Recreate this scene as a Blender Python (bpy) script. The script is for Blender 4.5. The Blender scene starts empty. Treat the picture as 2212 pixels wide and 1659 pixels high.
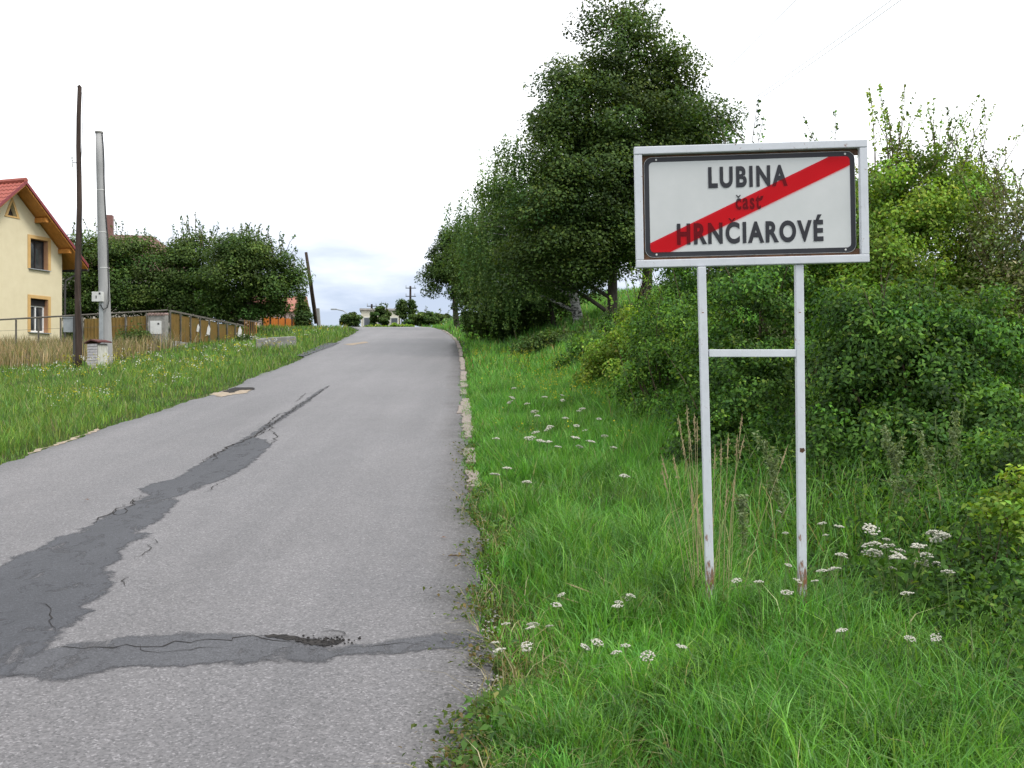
import bpy, bmesh, math, random
import numpy as np
from mathutils import Vector, Matrix

rng = np.random.default_rng(7)
random.seed(7)
S = bpy.context.scene
COL = S.collection
R = math.radians

# ------------------------------------------------------------------ camera, world, sun, exposure
EYE = 1.6
FPX = 2171.0                      # focal length in units of a 2212 px wide picture
cam_d = bpy.data.cameras.new('camera')
cam_d.sensor_width = 36.0
cam_d.lens = FPX / 2212 * 36
cam_d.clip_start = 0.05
cam_d.clip_end = 3000
cam = bpy.data.objects.new('camera', cam_d)
COL.objects.link(cam)
cam.location = (0, 0, EYE)
cam.rotation_euler = (R(90), 0, 0)
S.camera = cam

SUN_EL, SUN_AZ = R(52), R(118)    # azimuth clockwise from +Y
W = bpy.data.worlds.new('World')
S.world = W
W.use_nodes = True
nt = W.node_tree
nt.nodes.clear()


def N(t, kind, **kw):
    n = t.nodes.new(kind)
    for k, v in kw.items():
        if k.startswith('i_'):
            n.inputs[k[2:].replace('_', ' ')].default_value = v
        elif k[0] == 'n' and k[1:].isdigit():
            n.inputs[int(k[1:])].default_value = v
        else:
            setattr(n, k, v)
    return n


sky = N(nt, 'ShaderNodeTexSky', sky_type='NISHITA', sun_disc=False, sun_elevation=SUN_EL,
        sun_rotation=SUN_AZ, dust_density=0.0, ozone_density=3.0)
bg_sky = N(nt, 'ShaderNodeBackground')
bg_sky.inputs['Strength'].default_value = 0.05
bg_cl = N(nt, 'ShaderNodeBackground')
bg_cl.inputs['Color'].default_value = (0.965, 0.98, 1.0, 1)
bg_cl.inputs['Strength'].default_value = 0.92
tc = N(nt, 'ShaderNodeTexCoord')
sep = N(nt, 'ShaderNodeSeparateXYZ')
nt.links.new(tc.outputs['Generated'], sep.inputs[0])
zz = N(nt, 'ShaderNodeMath', operation='MAXIMUM', n1=0.0)
nt.links.new(sep.outputs['Z'], zz.inputs[0])
zp = N(nt, 'ShaderNodeMath', operation='ADD', n1=0.16)
nt.links.new(zz.outputs[0], zp.inputs[0])
dx = N(nt, 'ShaderNodeMath', operation='DIVIDE')
dy = N(nt, 'ShaderNodeMath', operation='DIVIDE')
nt.links.new(sep.outputs['X'], dx.inputs[0]); nt.links.new(zp.outputs[0], dx.inputs[1])
nt.links.new(sep.outputs['Y'], dy.inputs[0]); nt.links.new(zp.outputs[0], dy.inputs[1])
cmb = N(nt, 'ShaderNodeCombineXYZ')
nt.links.new(dx.outputs[0], cmb.inputs[0]); nt.links.new(dy.outputs[0], cmb.inputs[1])
cn = N(nt, 'ShaderNodeTexNoise', i_Scale=1.35, i_Detail=6.0, i_Roughness=0.55)
nt.links.new(cmb.outputs[0], cn.inputs['Vector'])
# layered cloud is thinner towards the horizon all the way round
thick = N(nt, 'ShaderNodeMapRange', interpolation_type='SMOOTHSTEP')
for i, v in enumerate((None, 0.04, 0.21, -0.12, 0.86)):
    if v is not None:
        thick.inputs[i].default_value = v
nt.links.new(sep.outputs['Z'], thick.inputs[0])
cv = N(nt, 'ShaderNodeMath', operation='MULTIPLY_ADD', n1=1.5, n2=-0.75)
nt.links.new(cn.outputs['Fac'], cv.inputs[0])
cov = N(nt, 'ShaderNodeMath', operation='ADD', use_clamp=True)
nt.links.new(thick.outputs[0], cov.inputs[0]); nt.links.new(cv.outputs[0], cov.inputs[1])
mixw = N(nt, 'ShaderNodeMixShader')
nt.links.new(cov.outputs[0], mixw.inputs[0])
nt.links.new(sky.outputs[0], bg_sky.inputs['Color'])
bg_thin = N(nt, 'ShaderNodeBackground')
bg_thin.inputs['Color'].default_value = (0.36, 0.41, 0.52, 1)
bg_thin.inputs['Strength'].default_value = 0.92
mixt = N(nt, 'ShaderNodeMixShader', n0=0.82)
nt.links.new(bg_sky.outputs[0], mixt.inputs[1])
nt.links.new(bg_thin.outputs[0], mixt.inputs[2])
nt.links.new(mixt.outputs[0], mixw.inputs[1])
nt.links.new(bg_cl.outputs[0], mixw.inputs[2])
wo = N(nt, 'ShaderNodeOutputWorld')
nt.links.new(mixw.outputs[0], wo.inputs['Surface'])

sun_d = bpy.data.lights.new('sun', 'SUN')
sun_d.energy = 1.3
sun_d.angle = R(16)
sun_d.color = (1.0, 0.96, 0.9)
sun = bpy.data.objects.new('sun', sun_d)
COL.objects.link(sun)
sdir = Vector((math.sin(SUN_AZ) * math.cos(SUN_EL), math.cos(SUN_AZ) * math.cos(SUN_EL), math.sin(SUN_EL)))
sun.rotation_euler = sdir.to_track_quat('Z', 'Y').to_euler()
sun.location = (20, -10, 30)

vs = S.view_settings
vs.view_transform = 'Standard'
vs.look = 'None'
vs.gamma = 1.0
vs.exposure = 1.0
vs.use_curve_mapping = False
S.cycles.max_bounces = 8
S.cycles.diffuse_bounces = 4
S.cycles.transparent_max_bounces = 16
S.cycles.use_denoising = True


# ------------------------------------------------------------------ helpers
def tag(o, label=None, cat=None, group=None, kind=None):
    if label: o['label'] = label
    if cat: o['category'] = cat
    if group: o['group'] = group
    if kind: o['kind'] = kind
    return o


def empty(name, loc, label=None, cat=None, group=None):
    o = bpy.data.objects.new(name, None)
    o.empty_display_size = 0.2
    o.location = loc
    COL.objects.link(o)
    return tag(o, label, cat, group)


def link(name, me, mat=None, parent=None, loc=None):
    o = bpy.data.objects.new(name, me)
    if mat is not None and not me.materials:
        me.materials.append(mat)
    COL.objects.link(o)
    if parent is not None:
        o.parent = parent
    if loc is not None:
        o.location = loc
    return o


def np_mesh(name, verts, facelists, tint=None, smooth=False):
    """verts (N,3); facelists: arrays (M,k); tint (sum M,3) per face"""
    me = bpy.data.meshes.new(name)
    verts = np.asarray(verts, dtype=np.float32)
    me.vertices.add(len(verts))
    me.vertices.foreach_set('co', verts.ravel())
    li, ls = [], []
    start = 0
    for f in facelists:
        f = np.asarray(f, dtype=np.int32)
        if len(f) == 0:
            continue
        li.append(f.ravel())
        k = f.shape[1]
        ls.append(start + np.arange(len(f), dtype=np.int32) * k)
        start += f.size
    li = np.concatenate(li); ls = np.concatenate(ls)
    me.loops.add(len(li))
    me.loops.foreach_set('vertex_index', li)
    me.polygons.add(len(ls))
    me.polygons.foreach_set('loop_start', ls)
    if tint is not None:
        a = me.attributes.new('tint', 'FLOAT_COLOR', 'FACE')
        c = np.ones((len(ls), 4), dtype=np.float32)
        c[:, :3] = tint
        a.data.foreach_set('color', c.ravel())
    if smooth:
        me.polygons.foreach_set('use_smooth', np.ones(len(ls), dtype=bool))
    me.update(calc_edges=True)
    return me


class MB:
    def __init__(self):
        self.v, self.f = [], []

    def add(self, vs_, fs):
        b = len(self.v)
        self.v += [tuple(v) for v in vs_]
        self.f += [tuple(b + i for i in f) for f in fs]
        return self

    def box(self, c, s, M=None):
        x, y, z = s[0] / 2, s[1] / 2, s[2] / 2
        p = [Vector((sx * x, sy * y, sz * z)) for sx in (-1, 1) for sy in (-1, 1) for sz in (-1, 1)]
        if M is not None:
            p = [M @ q for q in p]
        p = [q + Vector(c) for q in p]
        return self.add(p, [(0, 1, 3, 2), (4, 6, 7, 5), (0, 4, 5, 1), (2, 3, 7, 6), (0, 2, 6, 4), (1, 5, 7, 3)])

    def tube(self, pts, rad, n=8, cap=True):
        pts = [Vector(p) for p in pts]
        if not hasattr(rad, '__len__'):
            rad = [rad] * len(pts)
        vs_, fs = [], []
        up = None
        for i, p in enumerate(pts):
            d = (pts[min(i + 1, len(pts) - 1)] - pts[max(i - 1, 0)]).normalized()
            if up is None:
                up = Vector((1, 0, 0)) if abs(d.x) < 0.8 else Vector((0, 1, 0))
            a = d.cross(up).normalized()
            b = d.cross(a).normalized()
            up = -b if False else up
            for k in range(n):
                t = 2 * math.pi * k / n
                vs_.append(p + a * math.cos(t) * rad[i] + b * math.sin(t) * rad[i])
        for i in range(len(pts) - 1):
            for k in range(n):
                fs.append((i * n + k, i * n + (k + 1) % n, (i + 1) * n + (k + 1) % n, (i + 1) * n + k))
        if cap:
            fs.append(tuple(range(n - 1, -1, -1)))
            fs.append(tuple((len(pts) - 1) * n + k for k in range(n)))
        return self.add(vs_, fs)

    def prism(self, poly, d):
        """poly: list of 3D points (planar, convex or not), extruded by vector d"""
        n = len(poly)
        a = [Vector(p) for p in poly]
        b = [p + Vector(d) for p in a]
        fs = [tuple(range(n)), tuple(range(2 * n - 1, n - 1, -1))]
        fs += [(i, i + n, (i + 1) % n + n, (i + 1) % n) for i in range(n)]
        return self.add(a + b, fs)

    def mesh(self, name, smooth=False, bevel=0):
        me = bpy.data.meshes.new(name)
        me.from_pydata(self.v, [], self.f)
        bm = bmesh.new(); bm.from_mesh(me)
        bmesh.ops.recalc_face_normals(bm, faces=bm.faces)
        if bevel:
            ed = [e for e in bm.edges if len(e.link_faces) == 2 and e.calc_face_angle(0) > 0.6]
            bmesh.ops.bevel(bm, geom=ed, offset=bevel, segments=2, affect='EDGES', profile=0.5)
        if smooth:
            for f in bm.faces: f.smooth = True
        bm.to_mesh(me); bm.free()
        return me

    def build(self, name, mat, parent=None, loc=None, smooth=False, bevel=0):
        return link(name, self.mesh(name, smooth, bevel), mat, parent, loc)


def copy_tree(o, parent=None):
    c = o.copy()
    COL.objects.link(c)
    if parent is not None:
        c.parent = parent
    for ch in list(o.children):
        copy_tree(ch, c)
    return c


_ph = np.random.default_rng(3).uniform(0, 6.28, (40, 2))
_dr = np.random.default_rng(4).uniform(0, 6.28, 40)


def vn(x, y, s=1.0, o=0, k=7):
    """smooth pseudo-noise in about -1..1"""
    x = np.asarray(x, float) * s; y = np.asarray(y, float) * s
    t = 0
    for i in range(k):
        j = (i + o) % 40
        f = 0.7 + 0.37 * i
        t = t + np.sin(f * (x * math.cos(_dr[j]) + y * math.sin(_dr[j])) + _ph[j, 0] + 1.7 * np.sin(0.6 * f * (y * math.cos(_dr[j]) - x * math.sin(_dr[j])) + _ph[j, 1])) / (1 + 0.25 * i)
    return t / 2.6


def sstep(a, b, x):
    t = np.clip((np.asarray(x, float) - a) / (b - a), 0, 1)
    return t * t * (3 - 2 * t)


# ------------------------------------------------------------------ terrain functions
_YS = np.linspace(-60, 700, 7601)
_sl = 0.0873 * (1 - sstep(50, 60, _YS)) - 0.004 * sstep(60, 80, _YS)
_ZS = np.concatenate([[0], np.cumsum((_sl[1:] + _sl[:-1]) / 2 * np.diff(_YS))])
_ZS -= np.interp(0, _YS, _ZS)


def zr(Y): return np.interp(Y, _YS, _ZS)


_ry = [-60, 3.4, 6.2, 9.65, 13.4, 16.5, 23.2, 30.2, 36.6, 43.4, 48.2, 52, 56, 62, 70, 80, 120]
_rx = [0.6, -0.10, -0.20, -0.41, -0.63, -0.80, -1.15, -1.57, -2.04, -2.76, -3.4, -4.2, -5.4, -7.6, -11.5, -17, -42]
_ly = [-60, 9.65, 16.5, 24.8, 31.6, 38, 44.5, 48, 52, 56, 62, 70, 80, 120]
_lx = [-4.9, -4.9, -4.9, -5.3, -5.85, -6.35, -6.9, -7.3, -8.2, -9.4, -11.6, -15.5, -21, -46]


def _smooth(xs, ys):
    g = np.linspace(-60, 120, 1801)
    v = np.interp(g, xs, ys)
    k = np.ones(31) / 31
    v2 = np.convolve(np.pad(v, 15, mode='edge'), k, mode='valid')
    return g, v2


_gr, _vr = _smooth(_ry, _rx)
_gl, _vl = _smooth(_ly, _lx)


def xr(Y): return np.interp(Y, _gr, _vr)
def xl(Y): return np.interp(Y, _gl, _vl)


def ground(X, Y):
    X = np.asarray(X, float); Y = np.asarray(Y, float)
    er = X - xr(Y)
    el = xl(Y) - X
    z = zr(Y) - 0.035
    far = 1 - sstep(55, 75, Y)
    # hillside on the right
    b = 0.30 * np.clip(er - 1.3, 0, None)
    b = 2.9 * (1 - np.exp(-b / 2.9)) * 1.1
    b = b * (0.12 + 0.88 * sstep(5, 17, Y)) * (0.35 + 0.65 * (1 - sstep(50, 75, Y)))
    dip = -0.10 * np.exp(-((er - 1.9) / 0.6) ** 2) * sstep(3, 6, Y)
    # falling ground on the left
    l = -0.075 * np.clip(el - 0.8, 0, 8)
    l = l * (1 - 0.9 * sstep(45, 52, Y)) * far
    hump = 0.16 * np.exp(-((X + 11.5) / 2.0) ** 2 - ((Y - 37) / 2.5) ** 2)
    bump = 0.035 * vn(X, Y, 0.9) * sstep(0.2, 1.0, np.maximum(er, el))
    z = z + np.where(er > 0, b + dip, 0) + np.where(el > 0, l + hump, 0) + bump
    inside = (er < -0.12) & (el < -0.12)
    return z - np.where(inside, 0.06, 0)


def P(x, y, Y):
    """point at distance Y for a spot read off the photograph (2212 px wide)"""
    return Vector(((x - 1106) / FPX * Y, Y, EYE + (829.5 - y) / FPX * Y))


def PR(x, y, h=0.0):
    """same, for a spot lying on the road's slope (or h above it)"""
    Y = (EYE - h) / (0.0873 - (829.5 - y) / FPX)
    return ((x - 1106) / FPX * Y, Y)


def G(X, Y): return float(ground(X, Y))


# ------------------------------------------------------------------ materials
def new_mat(name):
    m = bpy.data.materials.new(name)
    m.use_nodes = True
    t = m.node_tree
    return m, t, t.nodes['Principled BSDF']


def ramp(t, src, stops, interp='LINEAR'):
    r = N(t, 'ShaderNodeValToRGB')
    r.color_ramp.interpolation = interp
    while len(r.color_ramp.elements) < len(stops):
        r.color_ramp.elements.new(0.5)
    for e, (p, c) in zip(r.color_ramp.elements, stops):
        e.position = p
        e.color = (*c, 1) if len(c) == 3 else c
    t.links.new(src, r.inputs[0])
    return r.outputs[0]


def mixc(t, fac, a, b, mode='MIX'):
    m = N(t, 'ShaderNodeMix', data_type='RGBA', blend_type=mode)
    for sock, v in ((m.inputs[0], fac), (m.inputs[6], a), (m.inputs[7], b)):
        if isinstance(v, (int, float)):
            sock.default_value = v
        elif isinstance(v, tuple):
            sock.default_value = (*v, 1) if len(v) == 3 else v
        else:
            t.links.new(v, sock)
    return m.outputs[2]


def noise(t, scale, detail=4, rough=0.55, vec=None, dist=0.0):
    n = N(t, 'ShaderNodeTexNoise', i_Scale=scale, i_Detail=detail, i_Roughness=rough, i_Distortion=dist)
    if vec is not None:
        t.links.new(vec, n.inputs['Vector'])
    return n.outputs['Fac']


def objco(t, scale=None):
    c = N(t, 'ShaderNodeTexCoord').outputs['Object']
    if scale:
        mp = N(t, 'ShaderNodeMapping')
        mp.inputs['Scale'].default_value = scale
        t.links.new(c, mp.inputs[0])
        c = mp.outputs[0]
    return c


def bump(t, b, h, strength=0.4, dist=0.01):
    n = N(t, 'ShaderNodeBump', i_Strength=strength, i_Distance=dist)
    t.links.new(h, n.inputs['Height'])
    t.links.new(n.outputs[0], b.inputs['Normal'])


def simple(name, c1, c2, scale=6.0, rough=0.8, spec=0.3, bmp=0.25, bscale=60, metal=0.0, stretch=None):
    m, t, b = new_mat(name)
    co = objco(t, stretch)
    f = noise(t, scale, 6, 0.6, co)
    t.links.new(ramp(t, f, [(0.3, c1), (0.7, c2)]), b.inputs['Base Color'])
    b.inputs['Roughness'].default_value = rough
    b.inputs['Specular IOR Level'].default_value = spec
    b.inputs['Metallic'].default_value = metal
    if bmp:
        bump(t, b, noise(t, bscale, 3, 0.6, co), bmp, 0.01)
    return m


def leaf_mat(name, trans=0.34, rough=0.55, spec=0.16, tb=(1.25, 1.2, 0.5)):
    m, t, b = new_mat(name)
    at = N(t, 'ShaderNodeAttribute', attribute_name='tint')
    t.links.new(at.outputs['Color'], b.inputs['Base Color'])
    b.inputs['Roughness'].default_value = rough
    b.inputs['Specular IOR Level'].default_value = spec
    tr = N(t, 'ShaderNodeBsdfTranslucent')
    t.links.new(mixc(t, 1.0, at.outputs['Color'], (*tb, 1), 'MULTIPLY'), tr.inputs['Color'])
    mx = N(t, 'ShaderNodeMixShader', n0=trans)
    t.links.new(b.outputs[0], mx.inputs[1])
    t.links.new(tr.outputs[0], mx.inputs[2])
    t.links.new(mx.outputs[0], t.nodes['Material Output'].inputs['Surface'])
    return m


M = {}
M['leaf'] = leaf_mat('leaf', 0.36)
M['grass'] = leaf_mat('grass_blade', 0.36, 0.42, 0.34)
M['petal'] = leaf_mat('petal', 0.2, 0.7, 0.1, (1, 1, 1))
M['bark'] = simple('bark', (0.035, 0.03, 0.024), (0.10, 0.085, 0.068), 9, 0.9, 0.2, 0.8, 26, 0, (1, 1, 0.3))
M['stem'] = simple('green_stem', (0.09, 0.14, 0.04), (0.15, 0.2, 0.07), 8, 0.7, 0.2, 0)
M['straw'] = simple('straw', (0.30, 0.235, 0.125), (0.44, 0.36, 0.21), 14, 0.8, 0.2, 0)
M['twig'] = simple('twig', (0.07, 0.05, 0.035), (0.13, 0.095, 0.065), 12, 0.85, 0.2, 0.3, 60)


def soil_mat():
    m, t, b = new_mat('soil_and_turf')
    co = objco(t)
    a = ramp(t, noise(t, 1.2, 8, 0.65, co), [(0.3, (0.028, 0.045, 0.012)), (0.5, (0.05, 0.08, 0.018)), (0.72, (0.085, 0.085, 0.035))])
    d = ramp(t, noise(t, 30, 5, 0.7, co), [(0.3, (0.35, 0.35, 0.35)), (0.7, (1.3, 1.3, 1.3))])
    t.links.new(mixc(t, 1.0, a, d, 'MULTIPLY'), b.inputs['Base Color'])
    b.inputs['Roughness'].default_value = 0.95
    b.inputs['Specular IOR Level'].default_value = 0.1
    bump(t, b, noise(t, 45, 5, 0.7, co), 0.8, 0.03)
    return m


def asphalt_mat(name, lo, hi, dark, contrast=1.0, rough=0.62, grain=150.0, bs=0.55, spec=0.34, worn=False):
    m, t, b = new_mat(name)
    co = objco(t)
    big = noise(t, 0.35, 5, 0.6, co, 0.4)
    mid = noise(t, 2.6, 6, 0.65, co)
    streak = noise(t, 1.0, 4, 0.6, objco(t, (1.6, 0.16, 1)))
    base = ramp(t, big, [(0.3, lo), (0.7, hi)])
    base = mixc(t, ramp(t, streak, [(0.40, (0, 0, 0)), (0.72, (0.5, 0.5, 0.5))]), base, dark)
    base = mixc(t, ramp(t, noise(t, 0.8, 5, 0.6, objco(t, (2.2, 0.10, 1))), [(0.45, (0, 0, 0)), (0.7, (0.5, 0.5, 0.5))]), base, tuple(c * 1.2 for c in hi))
    base = mixc(t, ramp(t, noise(t, 14, 5, 0.7, co), [(0.56, (0, 0, 0)), (0.78, (0.5, 0.5, 0.5))]), base, dark)
    base = mixc(t, ramp(t, mid, [(0.45, (0, 0, 0)), (0.8, (0.35, 0.35, 0.35))]), base, dark)
    vo = N(t, 'ShaderNodeTexVoronoi', i_Scale=grain)
    t.links.new(co, vo.inputs['Vector'])
    sp = N(t, 'ShaderNodeSeparateColor')
    t.links.new(vo.outputs['Color'], sp.inputs[0])
    k = contrast
    gr = ramp(t, sp.outputs[0], [(0.0, (1 - .62 * k,) * 3), (0.25, (1 - .22 * k,) * 3), (0.62, (1.0,) * 3), (0.86, (1 + .22 * k,) * 3), (1.0, (1 + 1.0 * k,) * 3)])
    base = mixc(t, 1.0, base, gr, 'MULTIPLY')
    pit = noise(t, 55, 3, 0.6, co)
    base = mixc(t, ramp(t, pit, [(0.60, (0, 0, 0)), (0.72, (0.6 * k,) * 3)]), base, dark)
    t.links.new(base, b.inputs['Base Color'])
    b.inputs['Roughness'].default_value = rough
    b.inputs['Specular IOR Level'].default_value = spec
    h = N(t, 'ShaderNodeMath', operation='MULTIPLY_ADD', n1=0.8)
    t.links.new(sp.outputs[1], h.inputs[0]); t.links.new(noise(t, 70, 4, 0.7, co), h.inputs[2])
    bump(t, b, h.outputs[0], bs, 0.004)
    if worn:
        # thin overlay: frays at its edge and is worn through in places
        at = N(t, 'ShaderNodeAttribute', attribute_name='edge')
        e1 = N(t, 'ShaderNodeMath', operation='MULTIPLY_ADD', n1=0.26)
        t.links.new(noise(t, 7, 9, 0.8, co), e1.inputs[0])
        sub = N(t, 'ShaderNodeMath', operation='SUBTRACT', n1=0.135)
        t.links.new(at.outputs['Fac'], e1.inputs[2]); t.links.new(e1.outputs[0], sub.inputs[0])
        al = N(t, 'ShaderNodeMapRange', interpolation_type='SMOOTHSTEP')
        for i_, v_ in enumerate((-0.02, 0.035, 0.0, 1.0)): al.inputs[i_ + 1].default_value = v_
        t.links.new(sub.outputs[0], al.inputs[0])
        hole_ = ramp(t, noise(t, 3.4, 7, 0.75, objco(t, (1.6, 1, 1)), 0.6), [(0.54, (1, 1, 1)), (0.66, (0.2, 0.2, 0.2))])
        am = N(t, 'ShaderNodeMath', operation='MULTIPLY')
        t.links.new(al.outputs[0], am.inputs[0]); t.links.new(hole_, am.inputs[1])
        tr = N(t, 'ShaderNodeBsdfTransparent')
        mx = N(t, 'ShaderNodeMixShader')
        t.links.new(am.outputs[0], mx.inputs[0]); t.links.new(tr.outputs[0], mx.inputs[1]); t.links.new(b.outputs[0], mx.inputs[2])
        t.links.new(mx.outputs[0], t.nodes['Material Output'].inputs['Surface'])
    return m


M['soil'] = soil_mat()
M['asphalt'] = asphalt_mat('weathered_asphalt', (0.100, 0.095, 0.097), (0.136, 0.129, 0.132), (0.078, 0.076, 0.080), 0.85, 0.55, 115.0, 0.5, 0.5)
M['tar'] = asphalt_mat('dark_repair_asphalt', (0.046, 0.048, 0.055), (0.064, 0.066, 0.074), (0.035, 0.037, 0.042), 0.6, 0.72, 170, 0.3, 0.3, True)
M['tar2'] = asphalt_mat('worn_repair_asphalt', (0.058, 0.059, 0.066), (0.080, 0.081, 0.088), (0.045, 0.046, 0.051), 0.6, 0.7, 170, 0.3, 0.3, True)
M['crack'] = simple('crack_dirt', (0.016, 0.016, 0.017), (0.05, 0.046, 0.043), 40, 0.95, 0.1, 0.6, 90)
M['sand'] = simple('tan_sand', (0.24, 0.19, 0.14), (0.38, 0.32, 0.25), 18, 0.95, 0.1, 0.5, 120)
M['edging'] = simple('old_concrete_edging', (0.17, 0.145, 0.125), (0.30, 0.26, 0.23), 16, 0.92, 0.2, 0.7, 70)
M['concrete'] = simple('old_concrete', (0.17, 0.165, 0.15), (0.33, 0.32, 0.30), 5, 0.9, 0.2, 0.5, 40)
M['pole_concrete'] = simple('spun_concrete', (0.25, 0.25, 0.25), (0.36, 0.36, 0.355), 3, 0.85, 0.25, 0.3, 50, 0, (1, 1, 0.3))
M['pole_wood'] = simple('tarred_wood', (0.028, 0.02, 0.016), (0.075, 0.052, 0.042), 14, 0.85, 0.2, 0.6, 60, 0, (1, 1, 0.08))
M['grey_metal'] = simple('grey_metal', (0.24, 0.26, 0.27), (0.34, 0.36, 0.37), 5, 0.5, 0.5, 0.1, 30)
M['dark_metal'] = simple('dark_metal', (0.025, 0.025, 0.027), (0.06, 0.058, 0.056), 8, 0.6, 0.4, 0.2, 60)
M['box_white'] = simple('offwhite_plastic', (0.5, 0.5, 0.48), (0.62, 0.62, 0.6), 7, 0.5, 0.4, 0.1, 30)
M['black_rubber'] = simple('black_cable', (0.012, 0.012, 0.013), (0.02, 0.02, 0.021), 8, 0.6, 0.4, 0)
M['wire'] = simple('weathered_aluminium_wire', (0.66, 0.67, 0.69), (0.74, 0.75, 0.77), 2, 0.6, 0.4, 0)

# ------------------------------------------------------------------ ground, road
def grid_axis(segs):
    out = []
    for a, b, st in segs:
        n = max(1, int(round((b - a) / st)))
        out += list(np.linspace(a, b, n, endpoint=False))
    out.append(segs[-1][1])
    return np.array(out)


gx = grid_axis([(-500, -120, 40), (-120, -40, 6), (-40, -14, 1), (-14, 6, 0.22), (6, 30, 0.8), (30, 120, 6), (120, 500, 40)])
gy = grid_axis([(-60, 0, 3), (0, 30, 0.25), (30, 62, 0.4), (62, 120, 2), (120, 700, 30)])
XX, YY = np.meshgrid(gx, gy)
ZZ = ground(XX, YY)
nx, ny = len(gx), len(gy)
ii = (np.arange(ny - 1)[:, None] * nx + np.arange(nx - 1)[None, :]).ravel()
gme = np_mesh('ground', np.stack([XX.ravel(), YY.ravel(), ZZ.ravel()], 1), [np.stack([ii, ii + 1, ii + nx + 1, ii + nx], 1)], smooth=True)
tag(link('ground', gme, M['soil']), kind='structure')


def edge_jit(Y, o):
    return 0.05 * vn(Y, Y * 0 + o, 1.3, o) + 0.035 * vn(Y, Y * 0 + o, 5.0, o + 9) + 0.02 * vn(Y, Y * 0 + o, 16, o + 4)


ry = grid_axis([(-12, 30, 0.06), (30, 62, 0.2), (62, 118, 1.0)])
ncol = 14
RX, RY = [], []
for y in ry:
    a = float(xl(y)) + float(edge_jit(np.array(y), 2)); b = float(xr(y)) + float(edge_jit(np.array(y), 5)) * (1.0 if y < 50 else 0.4)
    RX.append(np.linspace(a, b, ncol)); RY.append(np.full(ncol, y))
RX = np.array(RX); RY = np.array(RY); RZ = zr(RY)
top = np.stack([RX.ravel(), RY.ravel(), RZ.ravel()], 1)
nr = len(ry)
ii = (np.arange(nr - 1)[:, None] * ncol + np.arange(ncol - 1)[None, :]).ravel()
faces = [np.stack([ii, ii + 1, ii + ncol + 1, ii + ncol], 1)]
sk = []
for c in (0, ncol - 1):
    e = top[c::ncol].copy(); e[:, 2] -= 0.12
    sk.append(e)
base = len(top)
allv = np.concatenate([top] + sk)
j = np.arange(nr - 1)
faces.append(np.stack([j * ncol, (j + 1) * ncol, base + j + 1, base + j], 1))
faces.append(np.stack([(j + 1) * ncol + ncol - 1, j * ncol + ncol - 1, base + nr + j, base + nr + j + 1], 1))
road = link('road', np_mesh('road', allv, faces), M['asphalt'])
tag(road, kind='structure')


def roughen(poly, step=0.05, amp=0.02, seed=0):
    r = random.Random(seed)
    out = []
    for (x0, y0), (x1, y1) in zip(poly, poly[1:] + poly[:1]):
        L = math.hypot(x1 - x0, y1 - y0)
        n = max(1, int(L / step))
        a = min(amp, L * 0.3)
        for k in range(n):
            t = k / n
            w = r.gauss(0, a * 0.6) + a * math.sin(9 * t + seed) * 0.6
            nxv, nyv = -(y1 - y0) / (L + 1e-9), (x1 - x0) / (L + 1e-9)
            out.append((x0 + (x1 - x0) * t + nxv * w, y0 + (y1 - y0) * t + nyv * w))
    return out


def sheet(name, poly, dz, mat, parent):
    bm = bmesh.new()
    vsx = [bm.verts.new((x, y, float(zr(y)) + dz)) for x, y in poly]
    f = bm.faces.new(vsx)
    bmesh.ops.triangulate(bm, faces=[f])
    bm.normal_update()
    for f in bm.faces:
        if f.normal.z < 0: f.normal_flip()
    me = bpy.data.meshes.new(name)
    bm.to_mesh(me); bm.free()
    return link(name, me, mat, parent)


def overlay(name, poly, dz, mat, parent, step=0.045):
    P_ = np.array(poly); Q_ = np.roll(P_, -1, 0)
    m_ = 0.07
    gx_ = np.arange(P_[:, 0].min() - m_, P_[:, 0].max() + m_ + step, step); gy_ = np.arange(P_[:, 1].min() - m_, P_[:, 1].max() + m_ + step, step)
    A, B = np.meshgrid(gx_, gy_)
    pt_ = np.stack([A.ravel(), B.ravel()], 1)
    d = np.full(len(pt_), 1e9); ins = np.zeros(len(pt_), bool)
    for a, b in zip(P_, Q_):
        ab = b - a
        u = np.clip(((pt_ - a) @ ab) / (ab @ ab + 1e-12), 0, 1)
        d = np.minimum(d, np.linalg.norm(pt_ - a - u[:, None] * ab, axis=1))
        c = ((a[1] > pt_[:, 1]) != (b[1] > pt_[:, 1]))
        with np.errstate(divide='ignore', invalid='ignore'):
            xi = ab[0] * (pt_[:, 1] - a[1]) / (ab[1] if ab[1] else 1e-12) + a[0]
        ins ^= c & (pt_[:, 0] < xi)
    sd = np.where(ins, d, -d)
    nx_ = len(gx_)
    ii_ = (np.arange(len(gy_) - 1)[:, None] * nx_ + np.arange(nx_ - 1)[None, :]).ravel()
    F = np.stack([ii_, ii_ + 1, ii_ + nx_ + 1, ii_ + nx_], 1)
    F = F[(sd[F] > -m_).any(1)]
    used = np.unique(F); mp = np.full(len(pt_), -1); mp[used] = np.arange(len(used))
    me = np_mesh(name, np.stack([pt_[used, 0], pt_[used, 1], zr(pt_[used, 1]) + dz], 1), [mp[F]])
    at = me.attributes.new('edge', 'FLOAT', 'POINT'); at.data.foreach_set('value', np.clip(sd[used], -.2, .2).astype(np.float32))
    return link(name, me, mat, parent)


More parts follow.
